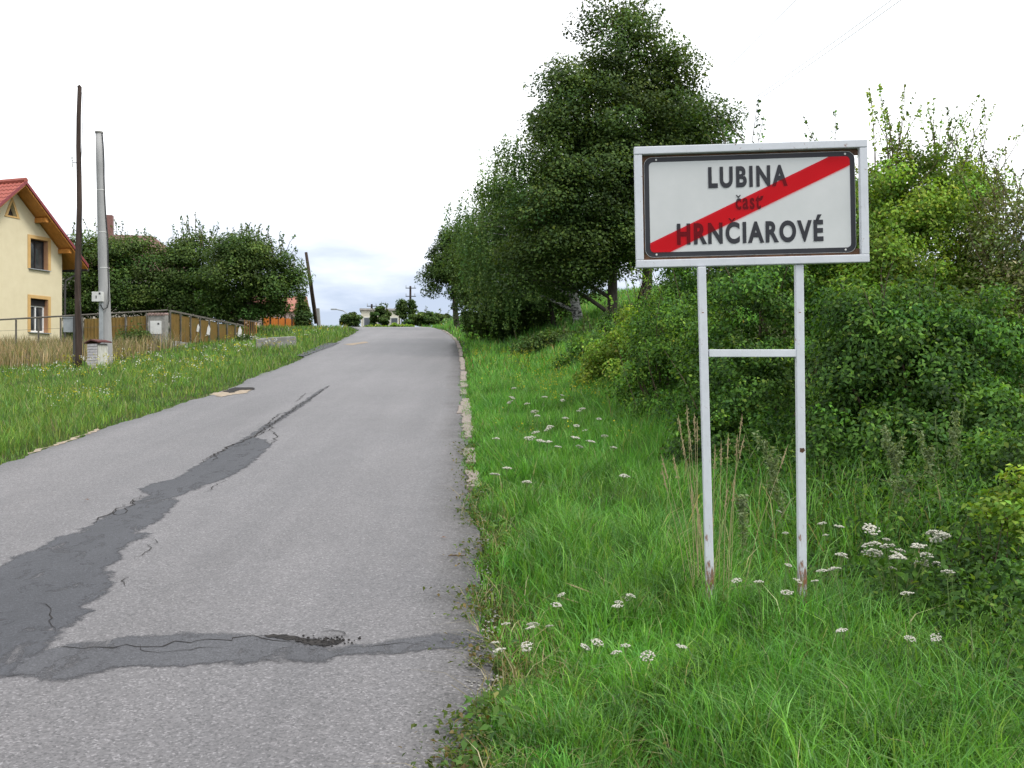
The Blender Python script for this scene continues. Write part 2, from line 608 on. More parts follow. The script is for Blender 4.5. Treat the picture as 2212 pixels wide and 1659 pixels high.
def ribbon(name, pts, wid, dz, mat, parent, seed=0, jit=0.012):
    r = random.Random(seed)
    q = []
    for (x0, y0), (x1, y1) in zip(pts[:-1], pts[1:]):
        L = math.hypot(x1 - x0, y1 - y0); n = max(2, int(L / 0.05))
        for k in range(n):
            t = k / n
            q.append((x0 + (x1 - x0) * t + r.gauss(0, jit), y0 + (y1 - y0) * t + r.gauss(0, jit)))
    q.append(pts[-1])
    v, f = [], []
    for i, (x, y) in enumerate(q):
        a = q[max(0, i - 1)]; b = q[min(len(q) - 1, i + 1)]
        dx_, dy_ = b[0] - a[0], b[1] - a[1]; L = math.hypot(dx_, dy_) + 1e-9
        e = min(i, len(q) - 1 - i)
        w = wid * (0.35 + 0.9 * r.random()) * min(1, 0.15 + e * 0.25) / 2
        for s_ in (-1, 1):
            v.append((x - s_ * dy_ / L * w, y + s_ * dx_ / L * w, float(zr(y)) + dz))
    for i in range(len(q) - 1):
        f.append((2 * i, 2 * i + 1, 2 * i + 3, 2 * i + 2))
    me = bpy.data.meshes.new(name)
    me.from_pydata(v, [], f)
    return link(name, me, mat, parent)


long_d = [(520, 950), (470, 980), (430, 1002), (375, 1035), (322, 1046), (298, 1058), (318, 1070), (285, 1090),
          (240, 1108), (190, 1136), (160, 1152), (120, 1160), (80, 1188), (30, 1200), (0, 1222), (-120, 1270), (-420, 1390), (-300, 1490), (-90, 1492), (0, 1466), (70, 1452),
          (92, 1420), (118, 1385), (160, 1345), (205, 1320), (180, 1310), (238, 1278), (250, 1250), (225, 1230), (268, 1205), (262, 1186), (330, 1152), (300, 1150), (352, 1118), (385, 1085), (378, 1076),
          (430, 1055), (470, 1040), (500, 1030), (545, 1002), (572, 978), (586, 962), (574, 950), (545, 944)]
long_p = [PR(*p) for p in long_d]
overlay('asphalt_patch', (long_p), 0.0018, M['tar'], road)
overlay('asphalt_patch', ([PR(*p) for p in [(545, 944), (520, 950), (560, 926), (610, 897), (650, 870), (690, 842), (712, 833), (695, 846), (662, 872), (630, 894), (585, 922)]]), 0.0022, M['tar2'], road)
cross_d = [(20, 1462), (40, 1420), (120, 1398), (185, 1386), (290, 1374), (420, 1366), (560, 1371), (640, 1384), (720, 1397), (790, 1393), (850, 1384), (920, 1370), (1010, 1367),
           (1050, 1376), (1035, 1392), (960, 1404), (870, 1413), (790, 1414), (735, 1420), (690, 1436), (620, 1426), (500, 1433), (380, 1441), (250, 1446), (190, 1461), (120, 1474)]
overlay('asphalt_patch', ([PR(*p) for p in cross_d]), 0.0026, M['tar2'], road)
overlay('asphalt_patch', ([PR(*p) for p in [(700, 742), (640, 768), (655, 770), (720, 748), (735, 740)]]), 0.005, M['tar'], road)
# crumbled hole
hole = [(560, 1374), (610, 1372), (655, 1380), (700, 1383), (742, 1384), (728, 1393), (700, 1397), (655, 1394), (640, 1386), (600, 1380)]
sheet('pothole', roughen([PR(*p) for p in hole], 0.02, 0.012, 3), 0.0045, M['crack'], road)
mb = MB()
for k in range(110):
    x = random.gauss(705, 26); y = 1386 + random.gauss(0, 4.5)
    X, Y = PR(x, y)
    s_ = random.uniform(0.004, 0.011)
    mb.box((X, Y, float(zr(Y)) + 0.004), (s_, s_ * random.uniform(.6, 1.3), s_ * .5), Matrix.Rotation(random.random() * 3, 3, 'Z') @ Matrix.Rotation(random.random(), 3, 'X'))
rb = mb.build('rubble', M['crack'], road); rb['kind'] = 'stuff'
cr = [([(110, 1397), (180, 1400), (300, 1397), (430, 1385), (545, 1378), (640, 1386)], 0.022),
      ([(290, 1398), (320, 1408), (390, 1406), (430, 1400), (490, 1402)], 0.016),
      ([(540, 1424), (600, 1428), (640, 1428)], 0.014),
      ([(690, 1360), (745, 1366), (720, 1376), (760, 1372)], 0.02), ([(660, 1372), (710, 1364), (738, 1360)], 0.018), ([(650, 1378), (700, 1372), (745, 1378)], 0.016),
      ([(735, 1400), (850, 1396), (920, 1388)], 0.012),
      ([(0, 1466), (68, 1452)], 0.02),
      ([(245, 1098), (240, 1108), (262, 1114), (300, 1076), (310, 1072)], 0.018), ([(430, 1002), (450, 988), (475, 985), (455, 1000)], 0.022),
      ([(250, 1250), (278, 1245), (262, 1262), (272, 1268)], 0.02), ([(272, 1256), (330, 1255), (335, 1262)], 0.014),
      ([(190, 1136), (260, 1095), (310, 1068)], 0.018), ([(712, 833), (655, 872), (600, 908), (545, 945), (500, 962), (452, 990)], 0.045),
      ([(660, 868), (640, 876), (630, 890), (600, 896), (575, 918), (590, 925), (550, 945)], 0.03), ([(585, 930), (600, 945), (585, 960)], 0.03),
      ([(690, 848), (660, 850), (640, 868)], 0.03), ([(720, 832), (760, 834)], 0.03), ([(280, 1270), (330, 1275), (370, 1270)], 0.012), ([(90, 1300), (110, 1310), (105, 1345), (118, 1370)], 0.014),
      ([(330, 1160), (335, 1175), (310, 1195), (290, 1210)], 0.016), ([(500, 1035), (470, 1045), (440, 1065)], 0.016)]
for k, (pts, w) in enumerate(cr):
    ribbon('crack', [PR(*p) for p in pts], w * .5, 0.004, M['crack'], road, k, .016)
sheet('sand_patch', roughen([PR(*p) for p in [(452, 852), (492, 843), (545, 841), (530, 850), (500, 853), (476, 858)]], 0.06, 0.03, 6), 0.005, M['sand'], road)
sheet('broken_edge', roughen([PR(*p) for p in [(486, 846), (505, 838), (550, 838), (548, 842), (520, 843), (498, 850)]], 0.06, 0.03, 8), 0.010, M['crack'], road)
sheet('sand_patch', roughen([PR(*p) for p in [(742, 744), (790, 738), (796, 740), (760, 746)]], 0.1, 0.03, 6), 0.005, M['sand'], road)
sheet('sand_patch', roughen([PR(*p) for p in [(60, 979), (150, 950), (215, 926), (216, 928), (150, 953), (60, 981)]], 0.06, 0.03, 6), 0.004, M['sand'], road)

# flush stone edging along the right side of the road
yy = 8.4
k = 0
while yy < 47:
    L = random.uniform(0.45, 1.1)
    w = random.uniform(0.03, 0.06) * (1.6 if 12.6 < yy < 14.2 else 1)
    x0 = float(xr(yy)) + 0.02; x1 = float(xr(yy + L)) + 0.02
    mb = MB()
    n = 6
    pa = [(x0 + (x1 - x0) * i / n - 0.05 + random.uniform(-.03, .02) - (0.06 if 12.6 < yy < 14.2 else 0), yy + L * i / n) for i in range(n + 1)]
    pb = [(x0 + (x1 - x0) * i / n + w + random.uniform(-.015, .02), yy + L * i / n) for i in range(n, -1, -1)]
    pol = [Vector((x, y, float(zr(y)) + 0.012 + random.uniform(0, .006))) for x, y in pa + pb]
    mb.prism(pol, (0, 0, -0.14))
    mb.build('edging_stone', M['edging'], road)
    yy += L + random.uniform(0.01, 0.06) + (random.uniform(0.1, 0.8) if random.random() < 0.25 else 0)
    k += 1
# loose chippings along the road edges
cv_, cf_ = [], []
cube = np.array([[-1, -1, -.5], [1, -1, -.6], [1, 1, -.5], [-1, 1, -.6], [-.7, -.6, .6], [.6, -.7, .5], [.7, .6, .7], [-.6, .7, .5]])
cfc = np.array([[0, 3, 2, 1], [4, 5, 6, 7], [0, 1, 5, 4], [1, 2, 6, 5], [2, 3, 7, 6], [3, 0, 4, 7]])
def chips(n, side, lo, hi, ylo, yhi, smin, smax, name, mat):
    u = rng.random(n)
    Y = 1 / (1 / ylo + u * (1 / yhi - 1 / ylo))
    off = lo + (hi - lo) * rng.beta(2, 2, n)
    X = xr(Y) + off if side > 0 else xl(Y) - off
    Z = zr(Y) + 0.004
    sc = rng.uniform(smin, smax, n)
    ang = rng.uniform(0, 6.28, n)
    v = cube[None] * sc[:, None, None] * np.stack([rng.uniform(.7, 1.3, n), rng.uniform(.7, 1.3, n), rng.uniform(.5, .9, n)], 1)[:, None, :]
    c, s_ = np.cos(ang)[:, None], np.sin(ang)[:, None]
    v = np.stack([v[..., 0] * c - v[..., 1] * s_, v[..., 0] * s_ + v[..., 1] * c, v[..., 2]], -1) + np.stack([X, Y, Z], 1)[:, None, :]
    f = cfc[None] + (np.arange(n) * 8)[:, None, None]
    o = link(name, np_mesh(name, v.reshape(-1, 3), [f.reshape(-1, 4)]), mat)
    return o
tag(chips(1100, 1, -0.07, 0.10, 2.4, 14, 0.002, 0.006, 'gravel', M['concrete']), 'pale stone chippings crumbling off the right edge of the road', 'gravel', kind='stuff')

# ------------------------------------------------------------------ town sign
def sign():
    def paint(name, foot):
        m, t, b = new_mat(name)
        co = objco(t)
        n1 = noise(t, 9, 8, 0.7, co); n2 = noise(t, 60, 4, 0.6, objco(t, (1, 1, 0.18)))
        base = ramp(t, n1, [(0.3, (0.50, 0.52, 0.555)), (0.7, (0.58, 0.60, 0.635))])
        dirt = ramp(t, n2, [(0.58, (0, 0, 0)), (0.74, (0.35, 0.35, 0.35))])
        base = mixc(t, dirt, base, (0.33, 0.31, 0.28))
        rs = ramp(t, noise(t, 22, 6, 0.7, co, 0.5), [(0.655, (0, 0, 0)), (0.70, (1, 1, 1))])
        base = mixc(t, rs, base, (0.19, 0.085, 0.04))
        sp = N(t, 'ShaderNodeSeparateXYZ'); t.links.new(co, sp.inputs[0])
        low = N(t, 'ShaderNodeMapRange'); 
        for i, v in enumerate((0.9, 0.32, 0.0, 1.0)): low.inputs[i + 1].default_value = v
        t.links.new(sp.outputs['Z'], low.inputs[0])
        chip = N(t, 'ShaderNodeMath', operation='MULTIPLY_ADD', n1=0.42)
        t.links.new(low.outputs[0], chip.inputs[0]); t.links.new(noise(t, 30, 6, 0.7, objco(t, (1, 1, 0.22))), chip.inputs[2])
        ch = ramp(t, chip.outputs[0], [(0.72, (0, 0, 0)), (0.80, (1, 1, 1))])
        if foot: base = mixc(t, ch, base, ramp(t, noise(t, 50, 4, 0.6, co), [(0.35, (0.16, 0.13, 0.11)), (0.65, (0.24, 0.10, 0.045))]))
        t.links.new(base, b.inputs['Base Color'])
        b.inputs['Roughness'].default_value = 0.5
        b.inputs['Specular IOR Level'].default_value = 0.4
        bump(t, b, noise(t, 70, 4, 0.6, co), 0.15, 0.003)
        return m
    white = paint('white_painted_steel', False)
    post_paint = paint('white_painted_steel_rusting_at_foot', True)
    rust = simple('rusty_steel', (0.06, 0.038, 0.028), (0.17, 0.09, 0.05), 30, 0.9, 0.2, 0.6, 90)
    face = simple('dull_white_reflective_sheet', (0.49, 0.505, 0.50), (0.55, 0.56, 0.555), 5, 0.55, 0.3, 0.05, 400)
    blk = simple('faded_black_print', (0.014, 0.015, 0.020), (0.024, 0.025, 0.031), 6, 0.5, 0.35, 0)
    m, t, b = new_mat('red_translucent_film')
    f_ = noise(t, 5, 4, 0.6, objco(t))
    t.links.new(ramp(t, f_, [(0.3, (0.56, 0.028, 0.045)), (0.7, (0.62, 0.036, 0.055))]), b.inputs['Base Color'])
    b.inputs['Roughness'].default_value = 0.5
    tr = N(t, 'ShaderNodeBsdfTransparent'); tr.inputs[0].default_value = (0.97, 0.06, 0.095, 1)
    mx = N(t, 'ShaderNodeMixShader', n0=0.17)
    t.links.new(tr.outputs[0], mx.inputs[1]); t.links.new(b.outputs[0], mx.inputs[2])
    t.links.new(mx.outputs[0], t.nodes['Material Output'].inputs['Surface'])
    red = m

    YC = 4.75
    c = P(1621, 442, YC)                   # centre of the framed panel
    gz = G(c.x, YC)
    root = empty('town_sign', (c.x, YC, gz), 'white framed end of town sign crossed out with a red diagonal, on two posts', 'sign')
    # panel frame: local x right, z up, tilted
    Mt = Matrix.Translation((0, 0, c.z - gz)) @ Matrix.Rotation(R(-1.05), 4, 'Y') @ Matrix.Rotation(R(-3.6), 4, 'Z')
    FW, FH, T = 1.086, 0.575, 0.037
    def put(mb, name, mat, bevel=0, par=root, smooth=False):
        me = mb.mesh(name, smooth, bevel)
        o = link(name, me, mat, par)
        if par is root: o.matrix_local = Mt
        return o
    put(MB().box((0, 0, FH / 2 - T / 2), (FW, T, T)), 'frame_bar', white, 0.004)
    put(MB().box((0, 0, -FH / 2 + T / 2), (FW, T, T)), 'frame_bar', white, 0.004)
    put(MB().box((-FW / 2 + T / 2, 0, 0), (T, T - 0.004, FH - 2 * T - 0.001)), 'frame_bar', white, 0.003)
    put(MB().box((FW / 2 - T / 2, 0, 0), (T, T - 0.004, FH - 2 * T - 0.001)), 'frame_bar', white, 0.003)
    # rusty angle bars that carry the plate
    put(MB().box((0, 0.012, FH / 2 - T - 0.016), (FW - 2 * T - 0.002, 0.006, 0.030)), 'mounting_bar', rust, 0.001)
    put(MB().box((0, 0.012, -FH / 2 + T + 0.016), (FW - 2 * T - 0.002, 0.006, 0.030)), 'mounting_bar', rust, 0.001)
    put(MB().box((-FW / 2 + T + 0.013, 0.012, 0), (0.024, 0.005, FH - 2 * T - 0.066)), 'mounting_bar', rust, 0.001)
    # plate coordinates: origin top left, x right, y down
    PW, PH = 0.985, 0.476
    ox, oz = -PW / 2 - 0.004, PH / 2 + 0.001
    def rrect(x0, y0, x1, y1, r, n=8):
        q = []
        for cx, cy, a0 in ((x0 + r, y0 + r, 180), (x1 - r, y0 + r, 270), (x1 - r, y1 - r, 0), (x0 + r, y1 - r, 90)):
            for k in range(n + 1):
                a = R(a0 + 90 * k / n)
                q.append((cx + r * math.cos(a), cy + r * math.sin(a)))
        return q
    def pt(x, y, d): return (ox + x, -d, oz - y)
    mb = MB().prism([pt(x, y, -0.008) for x, y in rrect(0, 0, PW, PH, 0.038)], (0, -0.003, 0))
    plate = put(mb, 'plate', face)
    def flat(polys, name, mat, d):
        mb = MB()
        for q, fs in polys:
            mb.add([pt(x, y, d) for x, y in q], fs)
        me = bpy.data.meshes.new(name); me.from_pydata(mb.v, [], mb.f)
        return link(name, me, mat, plate)
    o_ = rrect(0.0015, 0.0015, PW - 0.0015, PH - 0.0015, 0.037); i_ = rrect(0.0235, 0.0235, PW - 0.0235, PH - 0.0235, 0.020)
    n = len(o_)
    flat([(o_ + i_, [(k, (k + 1) % n, n + (k + 1) % n, n + k) for k in range(n)])], 'border', blk, -0.0042)
    # red stripe with a rounded end in two corners
    e = 0.0235; r_ = 0.019
    tr_c = [(PW - e - r_ + r_ * math.sin(R(a)), e + r_ - r_ * math.cos(R(a))) for a in range(0, 91, 15)]
    bl_c = [(e + r_ - r_ * math.sin(R(a)), PH - e - r_ + r_ * math.cos(R(a))) for a in range(0, 91, 15)]
    st = [(0.865, e)] + tr_c + [(PW - e, 0.066), (0.118, PH - e)] + bl_c + [(e, 0.408)]
    flat([(st, [tuple(range(len(st)))])], 'stripe', red, -0.0012)
    # lettering
    def text(body, x0, x1, yb, caph, ref, off, sp_):
        def mk(s_):
            cu = bpy.data.curves.new('lettering', 'FONT'); cu.body = s_; cu.size = 1; cu.offset = off; cu.space_character = sp_
            cu.resolution_u = 6
            ob = bpy.data.objects.new('lettering', cu); COL.objects.link(ob)
            bpy.context.view_layer.update()
            me = bpy.data.meshes.new_from_object(ob.evaluated_get(bpy.context.evaluated_depsgraph_get()))
            bpy.data.objects.remove(ob); bpy.data.curves.remove(cu)
            a = np.zeros(len(me.vertices) * 3); me.vertices.foreach_get('co', a)
            return me, a.reshape(-1, 3)
        me0, a0 = mk(ref)
        hcap = a0[:, 1].max() - max(0, a0[:, 1].min()) * 0
        me, a = mk(body)
        xa, xb = a[:, 0].min(), a[:, 0].max()
        sx = (x1 - x0) / (xb - xa)
        sy = caph / hcap
        v = np.stack([ox + x0 + (a[:, 0] - xa) * sx, np.full(len(a), 0.0028), oz - yb + a[:, 1] * sy], 1)
        me.vertices.foreach_set('co', v.astype(np.float32).ravel())
        me.update(); me.materials.clear()
        return link('lettering', me, blk, plate)
    def tick(x, y, w_, h_):      # caron
        flat([([(x - w_, y - h_), (x - w_ * .55, y - h_), (x, y - h_ * .42), (x + w_ * .55, y - h_), (x + w_, y - h_), (x + w_ * .3, y), (x - w_ * .3, y)], [(0, 1, 2, 6), (2, 3, 4, 5), (2, 5, 6)])], 'lettering', blk, -0.0028)
    text('LUBINA', 0.302, 0.672, 0.1495, 0.0945, 'H', 0.040, 1.22)
    text('cast', 0.428, 0.546, 0.2575, 0.050, 'x', 0.026, 1.18)
    tick(0.4415, 0.2035, 0.0125, 0.0125)
    flat([([(0.5445, 0.200), (0.5595, 0.198), (0.5505, 0.219), (0.5435, 0.219)], [(0, 1, 2, 3)])], 'lettering', blk, -0.0028)
    text('HRNCIAROV\u00c9', 0.150, 0.834, 0.4145, 0.0955, 'H', 0.040, 1.2)
    tick(0.409, 0.3165, 0.017, 0.0165)
    for x, y in ((0.058, 0.013), (PW - 0.045, 0.013), (0.052, PH - 0.013), (PW - 0.05, PH - 0.013)):
        q = MB().tube([pt(x, y, -0.0042), pt(x, y, -0.001)], 0.0048, 10)
        q.build('rivet', M['box_white'], plate)
    # posts
    def loc(x, y): return P(x, y, YC) - Vector((c.x, YC, gz))
    for (xt, yt), (xb_, yb_) in (((1515, 577), (1539, 1371)), ((1725.5, 572), (1735, 1371))):
        a = loc(xt, yt); b_ = loc(xb_, yb_); b_.z -= 0.25
        d = (a - b_); L = d.length
        q = d.to_track_quat('Z', 'Y').to_matrix()
        # keep the square tube facing the road
        zax = d.normalized(); xax = Vector((1, -0.06, 0)); xax = (xax - zax * xax.dot(zax)).normalized(); yax = zax.cross(xax)
        Rm = Matrix((xax, yax, zax)).transposed()
        me = MB().box((0, 0, L / 2), (0.038, 0.038, L)).mesh('post', False, 0.003)
        po = link('post', me, post_paint, root)
        po.matrix_local = Matrix.Translation(b_) @ Rm.to_4x4()
        if xt > 1700:
            zc = loc(1733, 972).z - b_.z
            q = [(0.018 * math.cos(k_ * .7) * random.uniform(.35, 1), -0.0196, zc + 0.026 * math.sin(k_ * .7) * random.uniform(.35, 1)) for k_ in range(9)]
            link('rust_spot', MB().prism(q, (0, 0.001, 0)).mesh('rust_spot'), rust, po)
    a = loc(1530.5, 763.5); b_ = loc(1721.5, 763)
    mb = MB().box((a + b_) / 2, ((b_ - a).length, 0.030, 0.036))
    mb.build('cross_bar', white, root, bevel=0.003)


sign()

# ------------------------------------------------------------------ buildings and objects on the left
def yrot(z): return Matrix.Rotation(z, 3, 'Z')


def cream_house():
    plaster = simple('cream_plaster', (0.61, 0.54, 0.365), (0.66, 0.59, 0.41), 2.5, 0.9, 0.15, 0.25, 90)
    trim = simple('ochre_trim', (0.52, 0.33, 0.13), (0.58, 0.38, 0.16), 4, 0.85, 0.2, 0.1, 60)
    reveal = simple('terracotta_reveal', (0.42, 0.23, 0.13), (0.48, 0.27, 0.16), 4, 0.85, 0.2, 0.1, 60)
    wood = simple('orange_stained_wood', (0.40, 0.16, 0.028), (0.55, 0.24, 0.05), 6, 0.55, 0.4, 0.25, 40, 0, (1, 1, 0.2))
    tile = simple('red_roof_tile', (0.25, 0.06, 0.042), (0.34, 0.085, 0.06), 5, 0.6, 0.4, 0.2, 50)
    verge = simple('dark_red_verge_tile', (0.17, 0.035, 0.04), (0.25, 0.05, 0.055), 5, 0.6, 0.4, 0.2, 50)
    dark = simple('dark_window_recess', (0.02, 0.018, 0.02), (0.035, 0.03, 0.03), 5, 0.5, 0.3, 0)
    wf = simple('white_window_frame', (0.68, 0.68, 0.68), (0.74, 0.74, 0.74), 4, 0.4, 0.5, 0)
    m, t, b = new_mat('window_glass')
    t.links.new(ramp(t, noise(t, 3, 3, 0.5, objco(t)), [(0.3, (0.02, 0.024, 0.028)), (0.7, (0.07, 0.075, 0.08))]), b.inputs['Base Color'])
    b.inputs['Roughness'].default_value = 0.05; b.inputs['Specular IOR Level'].default_value = 0.8
    glass = m
    Y0 = 44.0
    ap = P(26, 405, Y0)
    gz = 2.55
    nrm = Vector((0.946, -0.326, 0)).normalized()   # gable normal
    g = Vector((0.326, 0.946, 0)).normalized()      # along the gable, away from the camera
    root = empty('cream_house', (ap.x, ap.y, gz), 'cream two storey house with red tiled gable roof and ochre window surrounds', 'house')
    w, eave, apex = 2.92, 7.67 - gz, ap.z - gz
    # local frame: a along g, d along normal, z up
    B = Matrix((g, nrm, Vector((0, 0, 1)))).transposed().to_4x4()
    root.rotation_euler = (0, 0, 0)
    def put(mb, name, mat, par=root, bevel=0):
        me = mb.mesh(name, False, bevel); o = link(name, me, mat, par)
        if par is root: o.matrix_local = B
        return o
    wins = [(s_, z0, z1) for s_ in (-1.54, 1.54) for z0, z1 in ((3.93 - gz, 5.45 - gz), (6.78 - gz, 8.18 - gz - 0.05))]
    hw = 0.52
    # gable wall with real openings: vertical strips
    LEN, TH = 9.5, 0.34
    mb = MB()
    mb.box((0, -LEN, apex * 0), (0.01, 0.01, 0.01))
    mb.v, mb.f = [], []
    def slab(a0, a1, z0, z1): mb.box(((a0 + a1) / 2, -TH / 2, (z0 + z1) / 2), (a1 - a0, TH, z1 - z0))
    xs = [-w, -1.54 - hw, -1.54 + hw, 1.54 - hw, 1.54 + hw, w]
    for a0, a1 in ((xs[0], xs[1]), (xs[2], xs[3]), (xs[4], xs[5])): slab(a0, a1, -0.8, eave)
    for a0, a1 in ((xs[1], xs[2]), (xs[3], xs[4])):
        slab(a0, a1, -0.8, 3.93 - gz); slab(a0, a1, 5.45 - gz, 6.78 - gz); slab(a0, a1, 8.13 - gz, eave) if 8.13 - gz < eave else None
    # upper gable with openings up to the roof line
    zt = 8.13 - gz
    def roofz(a): return apex - (apex - eave) * abs(a) / w
    def poly(q): mb.prism([(a, 0, z) for a, z in q], (0, -TH, 0))
    poly([(-w, eave), (-1.54 - hw, eave), (-1.54 - hw, roofz(1.54 + hw))])
    poly([(w, eave), (1.54 + hw, roofz(1.54 + hw)), (1.54 + hw, eave)])
    for s_ in (-1, 1):
        a0, a1 = s_ * (1.54 - hw), s_ * (1.54 + hw)
        poly([(a0, zt), (a1, zt), (a1, roofz(a1)), (a0, roofz(a0))])
    c0 = 1.54 - hw
    tb, tt = apex - 1.25, apex - 0.62           # attic triangle
    poly([(-c0, eave), (c0, eave), (c0, tb), (-c0, tb)])
    poly([(-c0, tb), (-0.26, tb), (0, tt), (0, apex), (-c0, roofz(c0))])
    poly([(0.26, tb), (c0, tb), (c0, roofz(c0)), (0, apex), (0, tt)])
    put(mb, 'gable_wall', plaster)
    mb = MB()
    for s_ in (-1, 1):
        mb.box((s_ * (w - TH / 2), -LEN / 2 - TH / 2, (eave - 0.8) / 2), (TH, LEN - TH, eave + 0.8))
    mb.box((0, -LEN + TH / 2, (eave - 0.8) / 2), (2 * w - 2 * TH, TH, eave + 0.8))
    put(mb, 'side_wall', plaster)
    # windows
    def window(s_, z0, z1, low):
        mb = MB()
        t_ = 0.15
        for x0, x1, za, zb in ((s_ - hw - t_, s_ - hw, z0, z1 + t_), (s_ + hw, s_ + hw + t_, z0, z1 + t_), (s_ - hw, s_ + hw, z1, z1 + t_)):
            mb.box(((x0 + x1) / 2, 0.015, (za + zb) / 2), (x1 - x0, 0.03, zb - za))
        wn = put(mb, 'window', trim)
        def sub(mb, name, mat): return link(name, mb.mesh(name), mat, wn)
        mb = MB()
        for s2 in (-1, 1):
            mb.box((s_ + s2 * (hw - 0.006), -0.14, (z0 + z1) / 2), (0.008, 0.27, z1 - z0 - 0.01))
        mb.box((s_, -0.14, z1 - 0.006), (2 * hw - 0.03, 0.27, 0.008))
        sub(mb, 'reveal', reveal)
        sub(MB().box((s_, 0.03, z0 - 0.022), (2 * hw + 0.2, 0.16, 0.035)), 'sill', M['grey_metal'])
        zt_ = z1 - (0.30 if low else 0.02)
        if low: sub(MB().box((s_, -0.22, z1 - 0.16), (2 * hw - 0.03, 0.12, 0.28)), 'shutter_box', dark)
        mb = MB()
        fw = 0.07
        for x in (s_ - hw + fw / 2 + .02, s_, s_ + hw - fw / 2 - .02): mb.box((x, -0.25, (z0 + zt_) / 2), (fw, 0.06, zt_ - z0 - .01))
        for z in (z0 + fw / 2 + .01, zt_ - fw / 2): mb.box((s_, -0.25, z), (2 * hw - .05, 0.055, fw))
        sub(mb, 'frame', wf if low else dark)
        for s2 in (-1, 1):
            sub(MB().box((s_ + s2 * hw / 2, -0.262, (z0 + zt_) / 2), (hw - 0.07, 0.01, zt_ - z0 - 0.12)), 'pane', glass)
    for s_, z0, z1 in wins: window(s_, z0, z1, z0 < 2.5)
    mb = MB()
    tri_o = [(-0.42, tb - 0.07), (0.42, tb - 0.07), (0, tt + 0.24)]; tri_i = [(-0.26, tb), (0.26, tb), (0, tt)]
    for k in range(3):
        q = [tri_o[k], tri_o[(k + 1) % 3], tri_i[(k + 1) % 3], tri_i[k]]
        mb.prism([(a, 0.0, z) for a, z in q], (0, 0.03, 0))
    aw = put(mb, 'attic_window', trim)
    link('pane', MB().prism([(a, -0.2, z) for a, z in tri_i], (0, 0.02, 0)).mesh('pane'), dark, aw)
    # roof: boards, purlins, tiles
    ov, ev = 0.72, 0.82                 # gable and eave overhang
    sl = math.atan2(apex - eave, w)
    for s_ in (-1, 1):
        run = w + ev
        q = [(0, apex + 0.06), (s_ * run, apex + 0.06 - run * math.tan(sl)), (s_ * run, apex + 0.10 - run * math.tan(sl)), (0, apex + 0.10)]
        put(MB().prism([(a, ov, z) for a, z in q], (0, -LEN - 1.2, 0)), 'soffit_board', wood)
        q = [(0, apex + 0.02), (s_ * run, apex + 0.02 - run * math.tan(sl)), (s_ * run, apex + 0.10 - run * math.tan(sl)), (0, apex + 0.10)]
        put(MB().prism([(a, ov + 0.03, z) for a, z in q], (0, -0.035, 0)), 'barge_board', wood)
        q = [(0, apex + 0.102), (s_ * run, apex + 0.102 - run * math.tan(sl)), (s_ * run, apex + 0.25 - run * math.tan(sl)), (0, apex + 0.25)]
        put(MB().prism([(a, ov + 0.09, z) for a, z in q], (0, -0.04, 0)), 'verge_tile', verge)
        # tile rows, each proud of the one below
        rows = 15
        for k in range(rows):
            a0 = run * k / rows; a1 = run * (k + 1) / rows + 0.05
            z0 = apex + 0.225 - a0 * math.tan(sl); z1 = apex + 0.225 - a1 * math.tan(sl)
            mb = MB()
            ncor = 46
            vs_, fs = [], []
            for i in range(ncor * 4 + 1):
                d = ov + 0.05 - (LEN + 1.2) * i / (ncor * 4)
                wv = 0.025 * math.sin(i * math.pi / 2)
                vs_.append((s_ * a0, d, z0 + wv + 0.0)); vs_.append((s_ * a1, d, z1 + wv + 0.045)); vs_.append((s_ * a1, d, z1 - 0.03))
            for i in range(ncor * 4):
                b0 = 3 * i
                fs.append((b0, b0 + 3, b0 + 4, b0 + 1)); fs.append((b0 + 1, b0 + 4, b0 + 5, b0 + 2))
            mb.add(vs_, fs)
            put(mb, 'tile_row', tile)
        for a in (s_ * 1.35, s_ * 2.75):
            put(MB().box((a, ov / 2 - 0.05, roofz(a) - 0.08), (0.16, ov - 0.06, 0.2)), 'purlin', wood)
        put(MB().tube([(s_ * (w + ev + 0.05), ov, eave - ev * math.tan(sl) + 0.02), (s_ * (w + ev + 0.05), -LEN, eave - ev * math.tan(sl) + 0.02)], 0.07, 10), 'gutter', M['dark_metal'])
    put(MB().tube([(0, ov + 0.06, apex + 0.27), (0, -LEN - .4, apex + 0.27)], 0.12, 8), 'ridge', tile)
    zg = eave - ev * math.tan(sl)
    put(MB().tube([(w + ev, 0.12, zg), (w + ev, 0.12, zg - .15), (w + 0.12, 0.1, zg - 0.55), (w + 0.1, 0.08, zg - .8), (w + 0.1, 0.08, -0.6)], 0.05, 8), 'downpipe', M['dark_metal'])


cream_house()


